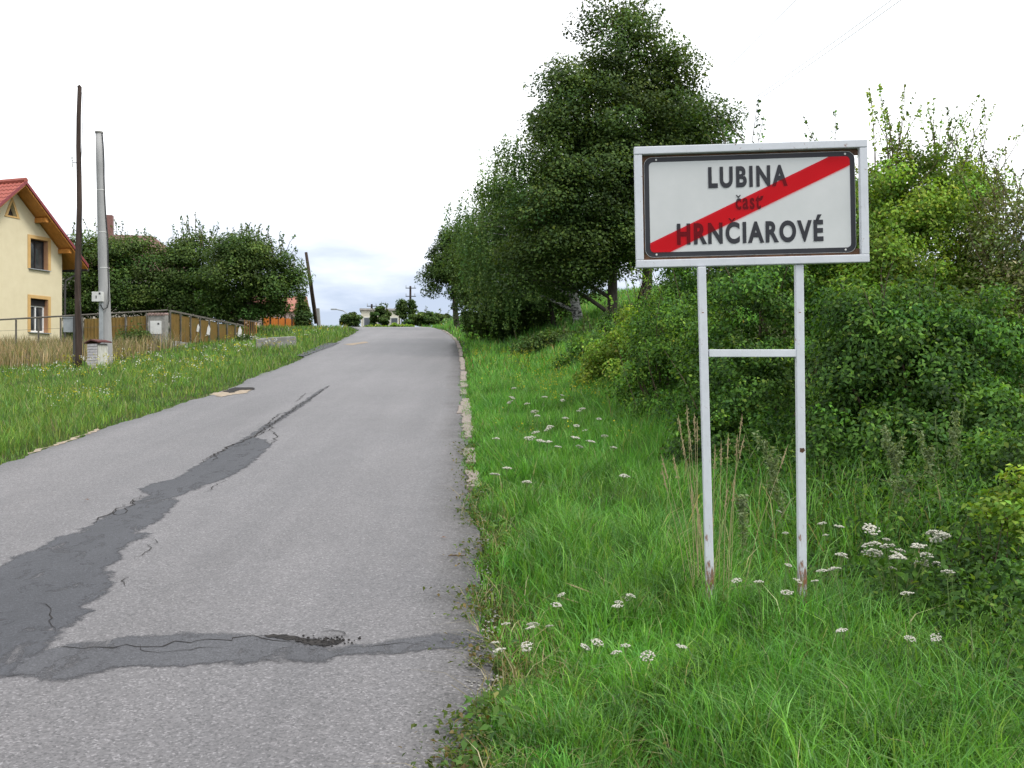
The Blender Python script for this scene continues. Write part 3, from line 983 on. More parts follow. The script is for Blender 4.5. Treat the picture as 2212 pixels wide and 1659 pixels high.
def far_house(name, label, x, y_top, Y, wx, wy, h_eave, h_roof, wall_c, roof_c, rot=0.0, hip=True, chim=None, gz=None, wins=()):
    wall = simple(name + '_wall', tuple(c * .92 for c in wall_c), wall_c, 3, 0.9, 0.15, 0.2, 50)
    rf = simple(name + '_roof', tuple(c * .75 for c in roof_c), roof_c, 4, 0.75, 0.3, 0.3, 20)
    p = P(x, y_top, Y)
    z0 = p.z - h_roof
    root = empty(name, (p.x, Y, z0 - h_eave), label, 'house')
    root.rotation_euler = (0, 0, rot)
    MB().box((0, 0, h_eave / 2 - 0.75), (wx, wy, h_eave + 1.5)).build('wall', wall, root)
    o = 0.4
    if h_roof > 0.5:
        ins = wx / 2 * (0.75 if hip else 0.0)
        c = [(-wx / 2 - o, -wy / 2 - o, h_eave + .01), (wx / 2 + o, -wy / 2 - o, h_eave + .01), (wx / 2 + o, wy / 2 + o, h_eave + .01), (-wx / 2 - o, wy / 2 + o, h_eave + .01),
             (-wx / 2 + ins - (0 if hip else o), 0, h_eave + h_roof), (wx / 2 - ins + (0 if hip else o), 0, h_eave + h_roof)]
        r = MB().add(c, [(0, 3, 2, 1), (0, 1, 5, 4), (2, 3, 4, 5), (1, 2, 5), (3, 0, 4)]).build('roof', rf, root)
        if chim: MB().box((chim, 0.3, h_eave + h_roof + 0.3), (0.55, 0.55, 1.9)).build('chimney', simple('chimney_brick', (0.16, 0.08, 0.07), (0.22, 0.12, 0.1), 8), r)
    else:
        MB().box((0, 0, h_eave + h_roof / 2 + .02), (wx + 0.25, wy + 0.25, h_roof)).build('roof', rf, root)
    gl = simple(name + '_glass', (0.05, 0.06, 0.07), (0.1, 0.11, 0.12), 3, 0.1, 0.6, 0)
    fr = M['box_white']
    for a, zc, ww, hh in wins:
        wn = MB().box((a, -wy / 2 - 0.01, zc), (ww + .16, 0.08, hh + .16)).build('window', fr, root)
        MB().box((a, -wy / 2 - 0.052, zc), (ww, 0.02, hh)).build('pane', gl, wn)
    return root


far_house('brown_roof_house', 'brown hipped roof and chimney showing above the leftmost garden trees', 288, 508, 64, 9, 9, 4.2, 2.9, (0.5, 0.46, 0.4), (0.17, 0.095, 0.08), 0.2, True, -1.55)
far_house('pink_house', 'pale pink house glimpsed under the right end of the garden trees', 585, 640, 76, 4.6, 6, 2.8, 1.4, (0.66, 0.5, 0.47), (0.34, 0.14, 0.1), 0.1, False, None, None, ((1.2, 1.5, 0.8, 1.0),))
far_house('flat_roof_bungalow', 'low white flat roofed building behind the crest of the road', 823, 670, 84, 3.2, 3, 2.6, 0.16, (0.62, 0.59, 0.5), (0.42, 0.4, 0.38), 0.12, False, None, None, ((-1.1, 1.5, 0.5, 1.0), (0.2, 1.6, 0.8, 0.8), (1.1, 1.6, 0.5, 0.8)))


def poles():
    # tarred timber pole
    b0 = P(168, 800, 28.5); gz = G(b0.x, 28.5); t0 = P(171.5, 188, 28.5)
    r = empty('wooden_pole', (b0.x, 28.5, gz), 'tall dark tarred wooden pole left of the concrete pole', 'pole')
    tl = t0 - Vector((b0.x, 28.5, gz))
    pts = [Vector((0, 0, -0.5)).lerp(tl, k / 10) + Vector((0.02 * math.sin(k * 1.3), 0, 0)) for k in range(11)]
    MB().tube(pts, [0.098 - 0.04 * k / 10 for k in range(11)], 14).build('shaft', M['pole_wood'], r, smooth=True)
    MB().tube([tl, tl + Vector((0, 0, 0.07))], [0.068, 0.01], 10).build('cap', M['pole_wood'], r)
    br = P(165, 352, 28.5) - Vector((b0.x, 28.5, gz))
    a = MB().tube([br + Vector((0.06, -0.02, 0)), br + Vector((-0.09, -0.05, 0)), br + Vector((-0.1, -0.05, 0.1))], 0.012, 6).build('bracket', M['dark_metal'], r)
    MB().tube([br + Vector((-0.1, -0.05, 0.06)), br + Vector((-0.1, -0.05, 0.1)), br + Vector((-0.1, -0.05, 0.15))], [0.03, 0.02, 0.03], 8).build('insulator', M['box_white'], a)
    MB().tube([br + Vector((-0.085, -0.05, -.02)), br + Vector((-0.085, -0.05, -0.12))], [0.022, 0.028], 8).build('insulator', M['box_white'], a)
    q = [tl.lerp(Vector((0.0, 0, 0)), u) + Vector((0.085 + 0.03 * math.sin(u * 14), -0.03, 0)) for u in np.linspace(0.02, 1, 20)]
    MB().tube(q, 0.008, 5).build('cable', M['black_rubber'], r)
    MB().tube([(0.1, -0.1, 2.0), (0.32, -0.25, -0.1)], 0.008, 5).build('stay_wire', M['dark_metal'], r)

    # concrete pole
    Y = 29.0
    b0 = P(232, 800, Y); gz = G(b0.x, Y); t0 = P(214, 288, Y)
    r = empty('concrete_pole', (b0.x, Y, gz), 'grey tapered concrete pole with a white switch box', 'pole')
    tl = t0 - Vector((b0.x, Y, gz))
    o = Vector((0, 0, -0.5))
    MB().tube([o.lerp(tl, k / 8) for k in range(9)], [0.185 - 0.085 * k / 8 for k in range(9)], 18).build('shaft', M['pole_concrete'], r, smooth=True)
    MB().tube([tl, tl + Vector((0, 0, 0.05))], [0.115, 0.115], 14).build('cap', M['concrete'], r)
    H = tl.z
    for y_ in (412, 503, 580):
        z = P(0, y_, Y).z - gz
        u = z / H; c = Vector((tl.x * u, 0, z)); rr = 0.185 - 0.085 * (z + .5) / (H + .5) + 0.004
        MB().tube([c, c + Vector((0, 0, 0.025))], rr, 18).build('band', M['box_white'], r)
    bz = P(220, 643, Y) - Vector((b0.x, Y, gz))
    bx = MB().box(bz + Vector((0, -0.27, 0)), (0.30, 0.16, 0.28)).build('switch_box', M['box_white'], r, bevel=0.01)
    MB().box(bz + Vector((0.08, -0.353, 0.09)), (0.05, 0.006, 0.06)).build('meter_window', M['dark_metal'], bx)
    MB().box(bz + Vector((-0.02, -0.353, -0.01)), (0.025, 0.006, 0.08)).build('warning_mark', M['crack'], bx)
    MB().box((bz.x * .6 + 0.0, -0.2, bz.z / 2 - 0.1), (0.11, 0.07, bz.z - 0.1)).build('conduit', M['grey_metal'], r, bevel=0.006)
    q = [tl.lerp(Vector((0, 0, 0)), u) + Vector((0.11 + 0.07 * u + 0.02 * math.sin(u * 17), -0.05, 0)) for u in np.linspace(0.0, 0.66, 16)]
    q += [bz + Vector((0.27, -0.16, -0.1)), bz + Vector((0.24, -0.2, -0.3)), bz + Vector((0.14, -0.24, -0.36)), bz + Vector((0.06, -0.25, -0.22))]
    MB().tube(q, 0.016, 6).build('cable', M['black_rubber'], r)
    q = [tl.lerp(Vector((0, 0, 0)), u) + Vector((-0.10 - 0.07 * u - 0.006 * math.sin(u * 23), 0.02, 0)) for u in np.linspace(0.0, 0.7, 16)]
    MB().tube(q, 0.013, 6).build('cable', M['black_rubber'], r)

    # grey box on a thin black post
    Y = 30.5
    b0 = P(160, 800, Y); gz = G(b0.x, Y)
    r = empty('post_box', (b0.x, Y, gz), 'small grey metal box on a thin black post beside the wooden pole', 'box')
    z1 = P(0, 685, Y).z - gz
    MB().box((0, 0, z1 / 2 - 0.15), (0.05, 0.05, z1 + 0.3)).build('post', M['dark_metal'], r)
    c = P(149, 702, Y) - Vector((b0.x, Y, gz))
    MB().box(c + Vector((0, 0.14, 0)), (0.40, 0.18, 0.44)).build('casing', M['grey_metal'], r, bevel=0.012)
    MB().box(c + Vector((0, 0.14, 0.235)), (0.44, 0.24, 0.025)).build('lid', M['grey_metal'], r)

    # far leaning pole on a concrete stub
    Y = 53.0
    b0 = P(682, 716, Y); gz = G(b0.x, Y); t0 = P(661, 545, Y)
    r = empty('leaning_pole', (b0.x, Y, gz), 'dark leaning pole on a concrete stub beside the orange fence', 'pole')
    tl = t0 - Vector((b0.x, Y, gz)); k = Vector((0.04, 0, 0.2))
    MB().tube([k, k.lerp(tl, .5), tl], [0.115, 0.10, 0.075], 10).build('shaft', M['pole_wood'], r, smooth=True)
    MB().box((0.16, 0.0, 0.35), (0.16, 0.18, 1.3), Matrix.Rotation(-0.08, 3, 'Y')).build('stub', M['pole_concrete'], r)
    MB().tube([(0.12, -.12, 0.1), tl * .6 + Vector((0.13, -.12, 0))], 0.035, 6).build('brace', M['pole_wood'], r)

    # far utility poles and a street lamp beyond the crest
    Y = 92.0
    for x, yt, arms, lab in ((886.5, 618, 3, 'distant utility pole with several cross arms above the far shrubs'), (803, 657, 1, 'distant utility pole rising behind the low white building')):
        t0 = P(x, yt, Y); gz = G(t0.x, Y)
        r = empty('utility_pole', (t0.x, Y, gz), lab, 'pole')
        h = t0.z - gz
        MB().tube([(0, 0, -.3), (0, 0, h)], [0.15, 0.09], 10).build('shaft', M['pole_wood'], r)
        for k in range(arms):
            z = h - 0.2 - k * 0.75
            ar = MB().box((0.05, -.15, z), (0.95 - .2 * (k == 2), 0.07, 0.07)).build('cross_arm', M['dark_metal'], r)
            for s_ in (-.38, .42):
                MB().tube([(s_, -.15, z + .05), (s_, -.15, z + .25)], [0.035, 0.03], 6).build('insulator', M['grey_metal'], ar)
    t0 = P(748, 671, 88); gz = G(t0.x, 88)
    r = empty('street_lamp', (t0.x, 88, gz), 'distant thin street lamp left of the low white building', 'street lamp')
    h = t0.z - gz
    MB().tube([(0, 0, -.2), (0, 0, h - .2), (-.3, 0, h), (-.9, 0, h + .12)], 0.05, 8).build('mast', M['grey_metal'], r)
    MB().box((-1.1, 0, h + .12), (.5, .2, .12)).build('lamp_head', M['grey_metal'], r, bevel=.02)


poles()


def meter_cabinet():
    Y = 28.2
    c = P(211, 800, Y); gz = G(c.x, Y)
    root = empty('meter_cabinet', (c.x, Y, gz), 'small white brick meter cabinet with dark red lid at the concrete pole', 'cabinet')
    root.rotation_euler = (0, 0, R(-28))
    mort = simple('cabinet_mortar', (0.22, 0.2, 0.2), (0.3, 0.28, 0.27), 10, 0.95, 0.1, 0.4, 60)
    brick = simple('white_brick', (0.46, 0.42, 0.43), (0.60, 0.57, 0.57), 12, 0.9, 0.2, 0.4, 80)
    peel = simple('peeling_white_paint', (0.64, 0.64, 0.61), (0.36, 0.35, 0.30), 9, 0.8, 0.2, 0.3, 40, 0, (2, 2, 0.6))
    lid = simple('dark_red_lid', (0.07, 0.022, 0.02), (0.12, 0.04, 0.035), 6, 0.7, 0.3, 0.3, 40)
    w, d, h = 0.40, 0.36, 0.70
    MB().box((0, 0, h / 2 - 0.1), (w - 0.02, d - 0.02, h + 0.2)).build('core', mort, root)
    bl, bh = 0.19, 0.065
    bm_ = MB().box((0, 0, 0), (bl, 0.02, bh)).mesh('brick', False, 0.004); bm_.materials.append(brick)
    bs = MB().box((0, 0, 0), (bl / 2 - 0.005, 0.02, bh)).mesh('brick', False, 0.004); bs.materials.append(brick)
    for k in range(9):
        z = 0.04 + k * (bh + 0.012)
        if z > h - 0.03: break
        off = 0 if k % 2 else bl / 2
        xs = [(-bl / 2 - .005, bm_), (bl / 2 + .005, bm_)] if k % 2 else [(-0.1475, bs), (0, bm_), (0.1475, bs)]
        for x, me in xs:
            o = link('brick', me, None, root); o.location = (x, -d / 2 - random.uniform(0, .006), z)
    MB().box((w / 2 + 0.002, 0, h / 2 - 0.02), (0.024, d - 0.03, h - 0.05)).build('door', peel, root)
    MB().prism([(-w / 2 - .07, -d / 2 - .06, h + .0), (0, -d / 2 - .06, h + .09), (w / 2 + .09, -d / 2 - .06, h + .03), (w / 2 + .09, -d / 2 - .06, h + .065), (0, -d / 2 - .06, h + .125), (-w / 2 - .07, -d / 2 - .06, h + .03)], (0, d + .12, 0)).build('lid', lid, root)


meter_cabinet()


def fences():
    m, t, b = new_mat('amber_fibreglass')
    co = objco(t)
    base = ramp(t, noise(t, 2.2, 6, 0.65, co), [(0.3, (0.17, 0.11, 0.028)), (0.5, (0.235, 0.145, 0.036)), (0.72, (0.14, 0.13, 0.04))])
    base = mixc(t, ramp(t, noise(t, 9, 4, 0.6, objco(t, (1, 1, .12))), [(0.5, (0, 0, 0)), (0.75, (.6, .6, .6))]), base, (0.13, 0.10, 0.03))
    t.links.new(base, b.inputs['Base Color']); b.inputs['Roughness'].default_value = 0.55
    tr = N(t, 'ShaderNodeBsdfTranslucent'); t.links.new(base, tr.inputs[0])
    mx = N(t, 'ShaderNodeMixShader', n0=0.45); t.links.new(b.outputs[0], mx.inputs[1]); t.links.new(tr.outputs[0], mx.inputs[2])
    t.links.new(mx.outputs[0], t.nodes['Material Output'].inputs['Surface'])
    amber = m
    rail = simple('weathered_rail', (0.07, 0.063, 0.05), (0.14, 0.13, 0.11), 6, 0.7, 0.3, 0.3, 30)
    orange = simple('orange_painted_wood', (0.46, 0.13, 0.025), (0.60, 0.22, 0.04), 4, 0.65, 0.3, 0.3, 30, 0, (1, 1, .2))
    white = M['box_white']
    C = P(366, 673, 39.0)                       # corner top
    E_ = P(524, 705, 45.0)
    A = P(-60, 694, 37.0)
    # along the road: low concrete wall, posts, rail, amber sheets
    d = E_ - C
    root = empty('amber_fence', (C.x, C.y, G(C.x, C.y)), 'amber fibreglass sheet fence on low concrete wall, receding along the road', 'fence')
    L = Vector((0, 0, 0)); o0 = Vector(root.location)
    ang = math.atan2(d.y, d.x)
    n = 8
    wall_top = P(366, 736, 39.0).z
    for k in range(n):
        a = C.lerp(E_, k / n); b_ = C.lerp(E_, (k + 1) / n)
        c = (a + b_) / 2; ln = (b_ - a).length
        zb = wall_top - 0.18 * k / n
        Mz = yrot(ang)
        MB().box(Vector((c.x, c.y, zb - 0.40)) - o0, (ln - 0.03, 0.22, 0.8), Mz).build('wall_block', M['concrete'], root, bevel=0.012)
        # corrugated sheet
        v, f = [], []
        ns = 24
        top = c.z - 0.05
        q = []
        for i in range(ns + 1):
            p = a.lerp(b_, 0.03 + 0.94 * i / ns)
            off = Vector((-d.y, d.x, 0)).normalized() * 0.02 * math.sin(i * 1.6)
            for z in (zb + 0.01, top - 0.02 * (k % 2)):
                q.append(Vector((p.x, p.y, z)) + off - o0)
        for i in range(ns): f.append((2 * i, 2 * i + 2, 2 * i + 3, 2 * i + 1))
        me = MB().add(q, f).mesh('sheet')
        link('sheet', me, amber, root)
        MB().box(Vector((a.x, a.y, (a.z + zb) / 2 - .1)) - o0 + Vector((0.05, -0.05, 0)), (0.05, 0.05, a.z - zb + 0.2), Mz).build('post', rail, root)
    MB().box((C + E_) / 2 - o0 + Vector((0.03, -0.03, 0.03)), (d.length, 0.07, 0.07), Matrix.Rotation(ang, 3, 'Z') @ Matrix.Rotation(-math.asin(d.z / d.length), 3, 'Y')).build('rail', rail, root)
    for x, y, s_ in ((422, 708, .10), (445, 712, .13), (520, 716, .16)):
        u = (x - 366) / 160
        p = C.lerp(E_, u * 0.97 if u < 1 else .98); z = P(x, y, p.y).z
        q = [Vector((p.x, p.y, z)) - o0 + Vector((0.07, -0.07, 0)) + Vector((dx_ * s_ * .5, dx_ * s_ * .4, dz_ * s_ * 1.5)) for dx_, dz_ in ((-1, -1), (.6, -1.2), (1, .2), (.2, 1), (-.5, .4))]
        MB().prism(q, (0.012, -0.012, 0)).build('torn_patch', white, root)
    # front run: rail, posts, amber sheets near the corner
    d = A - C
    root = empty('garden_fence', (C.x - .3, C.y, G(C.x - .3, C.y)), 'pipe rail garden fence crossing in front of the cream house', 'fence')
    o0 = Vector(root.location)
    MB().tube([C + Vector((-0.06, 0, 0.05)) - o0, C.lerp(A, .5) - o0 + Vector((0, 0, .03)), A - o0], 0.032, 8).build('rail', rail, root)
    n = 9
    for k in range(n + 1):
        p = C.lerp(A, (k + 0.08) / n); g_ = G(p.x, p.y)
        MB().box(Vector((p.x, p.y, (p.z + g_) / 2 - .1)) - o0, (0.05, 0.05, p.z - g_ + 0.15)).build('post', rail, root)
    for k in range(4):
        a = C.lerp(A, (k + .1) / n); b_ = C.lerp(A, (k + 1.05) / n)
        q, f = [], []
        for i in range(25):
            p = a.lerp(b_, i / 24); g_ = G(p.x, p.y)
            off = Vector((0, 0.05 + 0.02 * math.sin(i * 1.6), 0))
            q += [Vector((p.x, p.y, g_ + 0.25)) + off - o0, Vector((p.x, p.y, p.z - .12)) + off - o0]
        for i in range(24): f.append((2 * i, 2 * i + 2, 2 * i + 3, 2 * i + 1))
        link('sheet', MB().add(q, f).mesh('sheet'), amber, root)
    for zf in (0.3, 0.65):
        q = [Vector((p.x, p.y - .03, p.z * (1 - zf) + G(p.x, p.y) * zf)) - o0 for p in (C.lerp(A, u) for u in np.linspace(0, 1, 10))]
        MB().tube(q, 0.006, 5).build('fence_wire', rail, root)
    # gate panel of brown-amber boards behind the end
    a = P(526, 690, 46.0); b_ = P(556, 697, 47.0); g_ = 3.2
    root = empty('board_gate', (a.x, a.y, g_), 'narrow brown board gate at the end of the amber fence', 'gate')
    o0 = Vector(root.location)
    brown = simple('brown_boards', (0.14, 0.075, 0.025), (0.22, 0.12, 0.035), 6, 0.7, 0.3, 0.2, 30, 0, (1, 1, .2))
    am2 = simple('amber_board', (0.34, 0.17, 0.035), (0.42, 0.22, 0.05), 6, 0.7, 0.3, 0.2, 30, 0, (1, 1, .2))
    for k in range(6):
        p = a.lerp(b_, (k + .5) / 6)
        MB().box(Vector((p.x, p.y, (p.z + g_) / 2)) - o0, ((b_ - a).x / 6 - .012, 0.03, p.z - g_)).build('board', am2 if k == 5 else brown, root)
    MB().box((a + b_) / 2 - o0 + Vector((0, -.04, -.0)), ((b_ - a).length, .05, .06), Matrix.Rotation(0.07, 3, 'Y') ).build('rail', rail, root)
    # meter niche at the corner
    p = P(342, 735, 38.0)
    root = empty('meter_niche', (p.x, p.y, p.z - .15), 'concrete meter pillar with a white door at the fence corner', 'pillar')
    MB().box((0, 0, 0.45), (0.64, 0.4, 1.3)).build('pillar', M['concrete'], root, bevel=.015)
    dr = MB().box((-0.02, -0.205, 0.62), (0.42, 0.03, 0.50)).build('door', white, root, bevel=.005)
    MB().tube([(0.08, -0.222, 0.76), (0.08, -0.232, 0.76)], 0.04, 10).build('lock', M['dark_metal'], dr)
    tl = simple('grey_brown_tile', (0.2, 0.13, 0.11), (0.3, 0.22, 0.2), 9, .9, .2, .3, 40)
    for k in range(6): MB().tube([(-0.28 + k * .112, -0.24, 1.115), (-0.28 + k * .112, 0.2, 1.14)], 0.055, 8).build('tile', tl, root)
    # concrete culvert head in the verge
    p = P(601, 757, 33.0); gz = G(p.x, p.y)
    root = empty('culvert_head', (p.x, p.y, gz), 'low grey concrete culvert head lying in the left verge', 'culvert')
    mb = MB()
    MB().box((0, 0, 0.16), (1.15, 0.3, 0.40), Matrix.Rotation(-0.06, 3, 'Y')).build('beam', M['concrete'], root, bevel=.03)
    MB().box((-.5, -.3, 0.1), (0.18, 0.5, 0.36)).build('wing', M['concrete'], root, bevel=.02)
    p = P(552, 737, 44.5)
    st = bmesh.new(); bmesh.ops.create_icosphere(st, subdivisions=2, radius=.28)
    for v in st.verts: v.co *= 1 + random.uniform(-.15, .15)
    me = bpy.data.meshes.new('boulder'); st.to_mesh(me); st.free()
    tag(link('boulder', me, M['edging'], None, (p.x, p.y, p.z - .05)), 'pale stone at the foot of the brown board gate', 'stone')
    # orange picket fence on the bank
    a = P(566, 683, 56.0); b_ = P(672, 690, 62.0)
    root = empty('picket_fence', (a.x, a.y, G(a.x, a.y)), 'orange picket fence on the grassy bank beneath the trees', 'fence')
    o0 = Vector(root.location)
    n = 30
    hp = 0.95
    pk = MB().prism([(-.05, 0, 0), (.05, 0, 0), (.05, 0, hp - .05), (0, 0, hp), (-.05, 0, hp - .05)], (0, .025, 0)).mesh('picket'); pk.materials.append(orange)
    for k in range(n):
        p = a.lerp(b_, (k + .5) / n)
        o = link('picket', pk, None, root); o.location = Vector((p.x, p.y, p.z - hp + random.uniform(-.05, .05))) - o0
    for k in range(7):
        p = a.lerp(b_, (k + .1) / 7)
        MB().box(Vector((p.x, p.y - .05, p.z - .45)) - o0, (.1, .06, 1.3)).build('post', M['pole_wood'], root)


fences()


def wires():
    def w(name, pts, r, lab, grp=None):
        (x0, y0, Y0), (x1, y1, Y1) = pts
        a = P(x0, y0, Y0); b = P(x1, y1, Y1)
        q = []
        for k in range(25):
            u = k / 24; p = a.lerp(b, u); p.z -= 0.5 * 4 * u * (1 - u) * 0.35
            q.append(p)
        tag(MB().tube(q, r, 5).build(name, M['wire']), lab, 'wire', grp)
    w('overhead_wire', ((2010, -62, 16), (1440, 330, 52)), 0.008, 'upper of the two thin wires crossing the sky above the sign', 'overhead wires')
    w('overhead_wire', ((2010, -46, 16), (1440, 336, 52)), 0.008, 'lower of the two thin wires crossing the sky above the sign', 'overhead wires')
    w('overhead_wire', ((1830, -112, 18), (1380, 320, 52)), 0.008, 'single faint wire in the sky nearest the big tree', 'overhead wires')


wires()

# ------------------------------------------------------------------ foliage generators
def unit(v): return v / (np.linalg.norm(v, axis=-1, keepdims=True) + 1e-9)


def leaf_arrays(C, Nr, L, Wd, fold=0.18):
    n = len(C)
    Nr = unit(Nr)
    a = rng.normal(size=(n, 3)); a[:, 2] -= 0.35
    a = unit(a - Nr * (a * Nr).sum(1, keepdims=True))
    b = np.cross(Nr, a)
    L = L[:, None]; Wd = Wd[:, None]
    v = np.stack([C - a * L * .5, C + b * Wd * .5 - a * L * .08 + Nr * fold * Wd, C + a * L * .5 - Nr * L * .1, C - b * Wd * .5 - a * L * .08 + Nr * fold * Wd], 1)
    return v.reshape(-1, 3)


def pick_cols(n, cols, clump=None, cl_var=0.22, lf_var=0.2):
    w = np.array([c[1] for c in cols], float); w /= w.sum()
    k = rng.choice(len(cols), n, p=w)
    c = np.array([c[0] for c in cols])[k]
    f = 1 + lf_var * rng.normal(size=n)
    if clump is not None:
        m = clump.max() + 1
        f = f * (1 + cl_var * rng.normal(size=m))[clump]
        h = (1 + 0.08 * rng.normal(size=m))[clump]
        c = c * np.stack([h, np.ones(n), np.ones(n)], 1)
    return np.clip(c * np.clip(f, .4, 1.9)[:, None], 0.004, 0.9)


def sample_ells(ells, n, p=2.2, low=None):
    """ells: (cx,cy,cz,rx,ry,rz) -> clump centres, biased to the shell, and their outward directions"""
    E = np.array(ells, float)
    vol = E[:, 3] * E[:, 4] * E[:, 5]
    out, dirs = [], []
    need = n
    while need > 0:
        k = rng.choice(len(E), need, p=vol ** .8 / (vol ** .8).sum())
        d = unit(rng.normal(size=(need, 3)))
        r = rng.random(need) ** (1 / p)
        p_ = E[k, :3] + d * r[:, None] * E[k, 3:]
        # drop points deep inside another lobe
        q = ((p_[:, None, :] - E[None, :, :3]) / E[None, :, 3:])
        inside = ((q ** 2).sum(-1) < 0.3).sum(1)
        keep = (inside == 0) | (rng.random(need) < 0.35)
        out.append(p_[keep]); dirs.append(d[keep])
        need = n - sum(len(o) for o in out)
    return np.concatenate(out)[:n], np.concatenate(dirs)[:n]


def foliage(name, parent, ells, nclump, nleaf, cr, leaf, cols, aspect=0.62, flat_=0.6, droop=0.0, shoots=0, shoot_len=(0.4, 1.0), mat=None, up=0.7, p=2.2, zmin=None, lf_var=0.2, cl_var=0.22):
    cc, cd = sample_ells(ells, nclump, p)
    cs = cr * rng.uniform(0.6, 1.35, nclump)
    k = rng.choice(nclump, nleaf, p=cs ** 2 / (cs ** 2).sum())
    off = rng.normal(size=(nleaf, 3)) * 0.55
    rad = np.linalg.norm(off, axis=1, keepdims=True)
    off = off / (rad + 1e-6) * np.minimum(rad, 1.02)
    off[:, 2] *= flat_
    C = cc[k] + off * cs[k][:, None]
    if droop > 0:
        # hanging twigs: leaves gathered on vertical strands
        st = rng.integers(0, 7, nleaf)
        sa = (k * 7 + st)
        rr = np.random.default_rng(5)
        sx = rr.normal(size=(nclump * 7, 2)) * cr * 0.6
        dz = rng.random(nleaf) ** 0.8 * droop
        C[:, :2] = cc[k][:, :2] + sx[sa] * (0.75 + 0.25 * rng.random(nleaf))[:, None] + rng.normal(size=(nleaf, 2)) * 0.03 + (dz * 0.12)[:, None] * cd[k][:, :2]
        C[:, 2] = cc[k][:, 2] + cr * .3 - dz
    Nr = off * 0.8 + cd[k] * 0.5 + rng.normal(size=(nleaf, 3)) * 0.75
    Nr[:, 2] = np.abs(Nr[:, 2]) * 0.6 + up
    cl = k
    tw = MB()
    if shoots:
        E = np.array(ells)
        topz = (E[:, 2] + E[:, 5])
        Cs, Ns, ks = [], [], []
        for s_ in range(shoots):
            j = rng.choice(len(E), p=np.exp((topz - topz.max()) * 1.2) / np.exp((topz - topz.max()) * 1.2).sum())
            th = rng.uniform(0, 6.28); ph = rng.uniform(0, 0.95)
            d = np.array([math.sin(ph) * math.cos(th), math.sin(ph) * math.sin(th), math.cos(ph)])
            b0 = E[j, :3] + d * E[j, 3:] * 0.9
            ln = rng.uniform(*shoot_len)
            dr = unit(np.array([d[0] * .6 + rng.normal() * .22, d[1] * .6, 1.0]))
            e0 = b0 + dr * ln
            tw.tube([b0 - dr * 0.3, (b0 + e0) / 2 + rng.normal(size=3) * .05 * ln, e0], [leaf * .13, leaf * .09, leaf * .04], 4, False)
            m_ = int(ln / leaf * rng.uniform(1.2, 3.0))
            u = rng.random(m_) ** 0.7
            side = rng.normal(size=(m_, 3)) * leaf * 0.55
            Cs.append(b0 + (e0 - b0) * u[:, None] * .97 + side * (1.3 - u)[:, None]); Ns.append(rng.normal(size=(m_, 3)) + np.array([0, 0, .6])); ks.append(np.full(m_, nclump + s_))
        C = np.concatenate([C] + Cs); Nr = np.concatenate([Nr] + Ns); cl = np.concatenate([cl] + ks)
    if zmin is not None:
        keep = C[:, 2] > ground(C[:, 0], C[:, 1]) + zmin
        C, Nr, cl = C[keep], Nr[keep], cl[keep]
    n = len(C)
    L = leaf * rng.uniform(0.65, 1.3, n)
    v = leaf_arrays(C, Nr, L, L * aspect * rng.uniform(.8, 1.2, n))
    o0 = np.array(parent.location)
    me = np_mesh(name, v - o0, [np.arange(4 * n).reshape(n, 4)], pick_cols(n, cols, cl, cl_var, lf_var))
    o = link(name, me, mat or M['leaf'], parent)
    o['kind'] = 'stuff'
    if shoots:
        tw.v = [tuple(np.array(q) - o0) for q in tw.v]
        tw.build('twigs', M['twig'], parent)['kind'] = 'stuff'
    return cc


def limbs(parent, base_pts, radii, targets, mat, name='trunk', rmin=0.02, n=10, sag=0.0):
    o0 = Vector(parent.location)
    mb = MB()
    mb.tube([p - o0 for p in base_pts], radii, n)
    mb.build(name, mat, parent, smooth=True)
    if len(targets):
        mb = MB()
        for t in targets:
            t = Vector(t)
            # leave the trunk somewhat below the target height
            best = None
            for i in range(len(base_pts) - 1):
                for u in (0.0, 0.25, 0.5, 0.75):
                    p = base_pts[i].lerp(base_pts[i + 1], u)
                    if p.z > t.z - 0.25 * (Vector((t.x, t.y, 0)) - Vector((p.x, p.y, 0))).length: continue
                    if best is None or p.z > best[0].z: best = (p, radii[i] + (radii[i + 1] - radii[i]) * u)
            if best is None: best = (base_pts[len(base_pts) // 2], radii[len(base_pts) // 2])
            p, r = best
            mid = p.lerp(t, .55) + Vector((random.gauss(0, .12), random.gauss(0, .12), 0.12 * (t - p).length))
            r0 = max(rmin * 1.6, r * 0.42)
            mb.tube([p - o0, p.lerp(mid, .5) - o0 + Vector((0, 0, .04)), mid - o0, t - o0], [r0, r0 * .75, r0 * .5, rmin * .5], 6, False)
        mb.build('limbs', mat, parent, smooth=True)['kind'] = 'stuff'


def ell(x, y, rx, ry, Y, dep=None):
    """crown lobe whose outline was read off the photograph, at distance Y"""
    p = P(x, y, Y)
    k = Y / FPX
    return (p.x, p.y, p.z, rx * k, (dep if dep else rx * k), ry * k)


LINDEN = [((0.059, 0.1058, 0.0257), 5), ((0.0814, 0.1387, 0.0315), 4), ((0.1264, 0.1788, 0.04), 1.2), ((0.0421, 0.0786, 0.0257), 3)]
BIRCH = [((0.1476, 0.2523, 0.0807), 4), ((0.1082, 0.2018, 0.0707), 4), ((0.1966, 0.3028, 0.0907), 2)]
DARK = [((0.0494, 0.091, 0.0234), 5), ((0.0676, 0.117, 0.026), 3), ((0.091, 0.1365, 0.0312), 1)]
FRUIT = [((0.0672, 0.121, 0.029), 5), ((0.0914, 0.1546, 0.0356), 4), ((0.0484, 0.0874, 0.0238), 3), ((0.1344, 0.1949, 0.0462), 1)]
HEDGE = [((0.0617, 0.1404, 0.0239), 5), ((0.0926, 0.1966, 0.0299), 4), ((0.037, 0.0913, 0.0209), 4), ((0.1605, 0.2527, 0.0419), 0.8)]
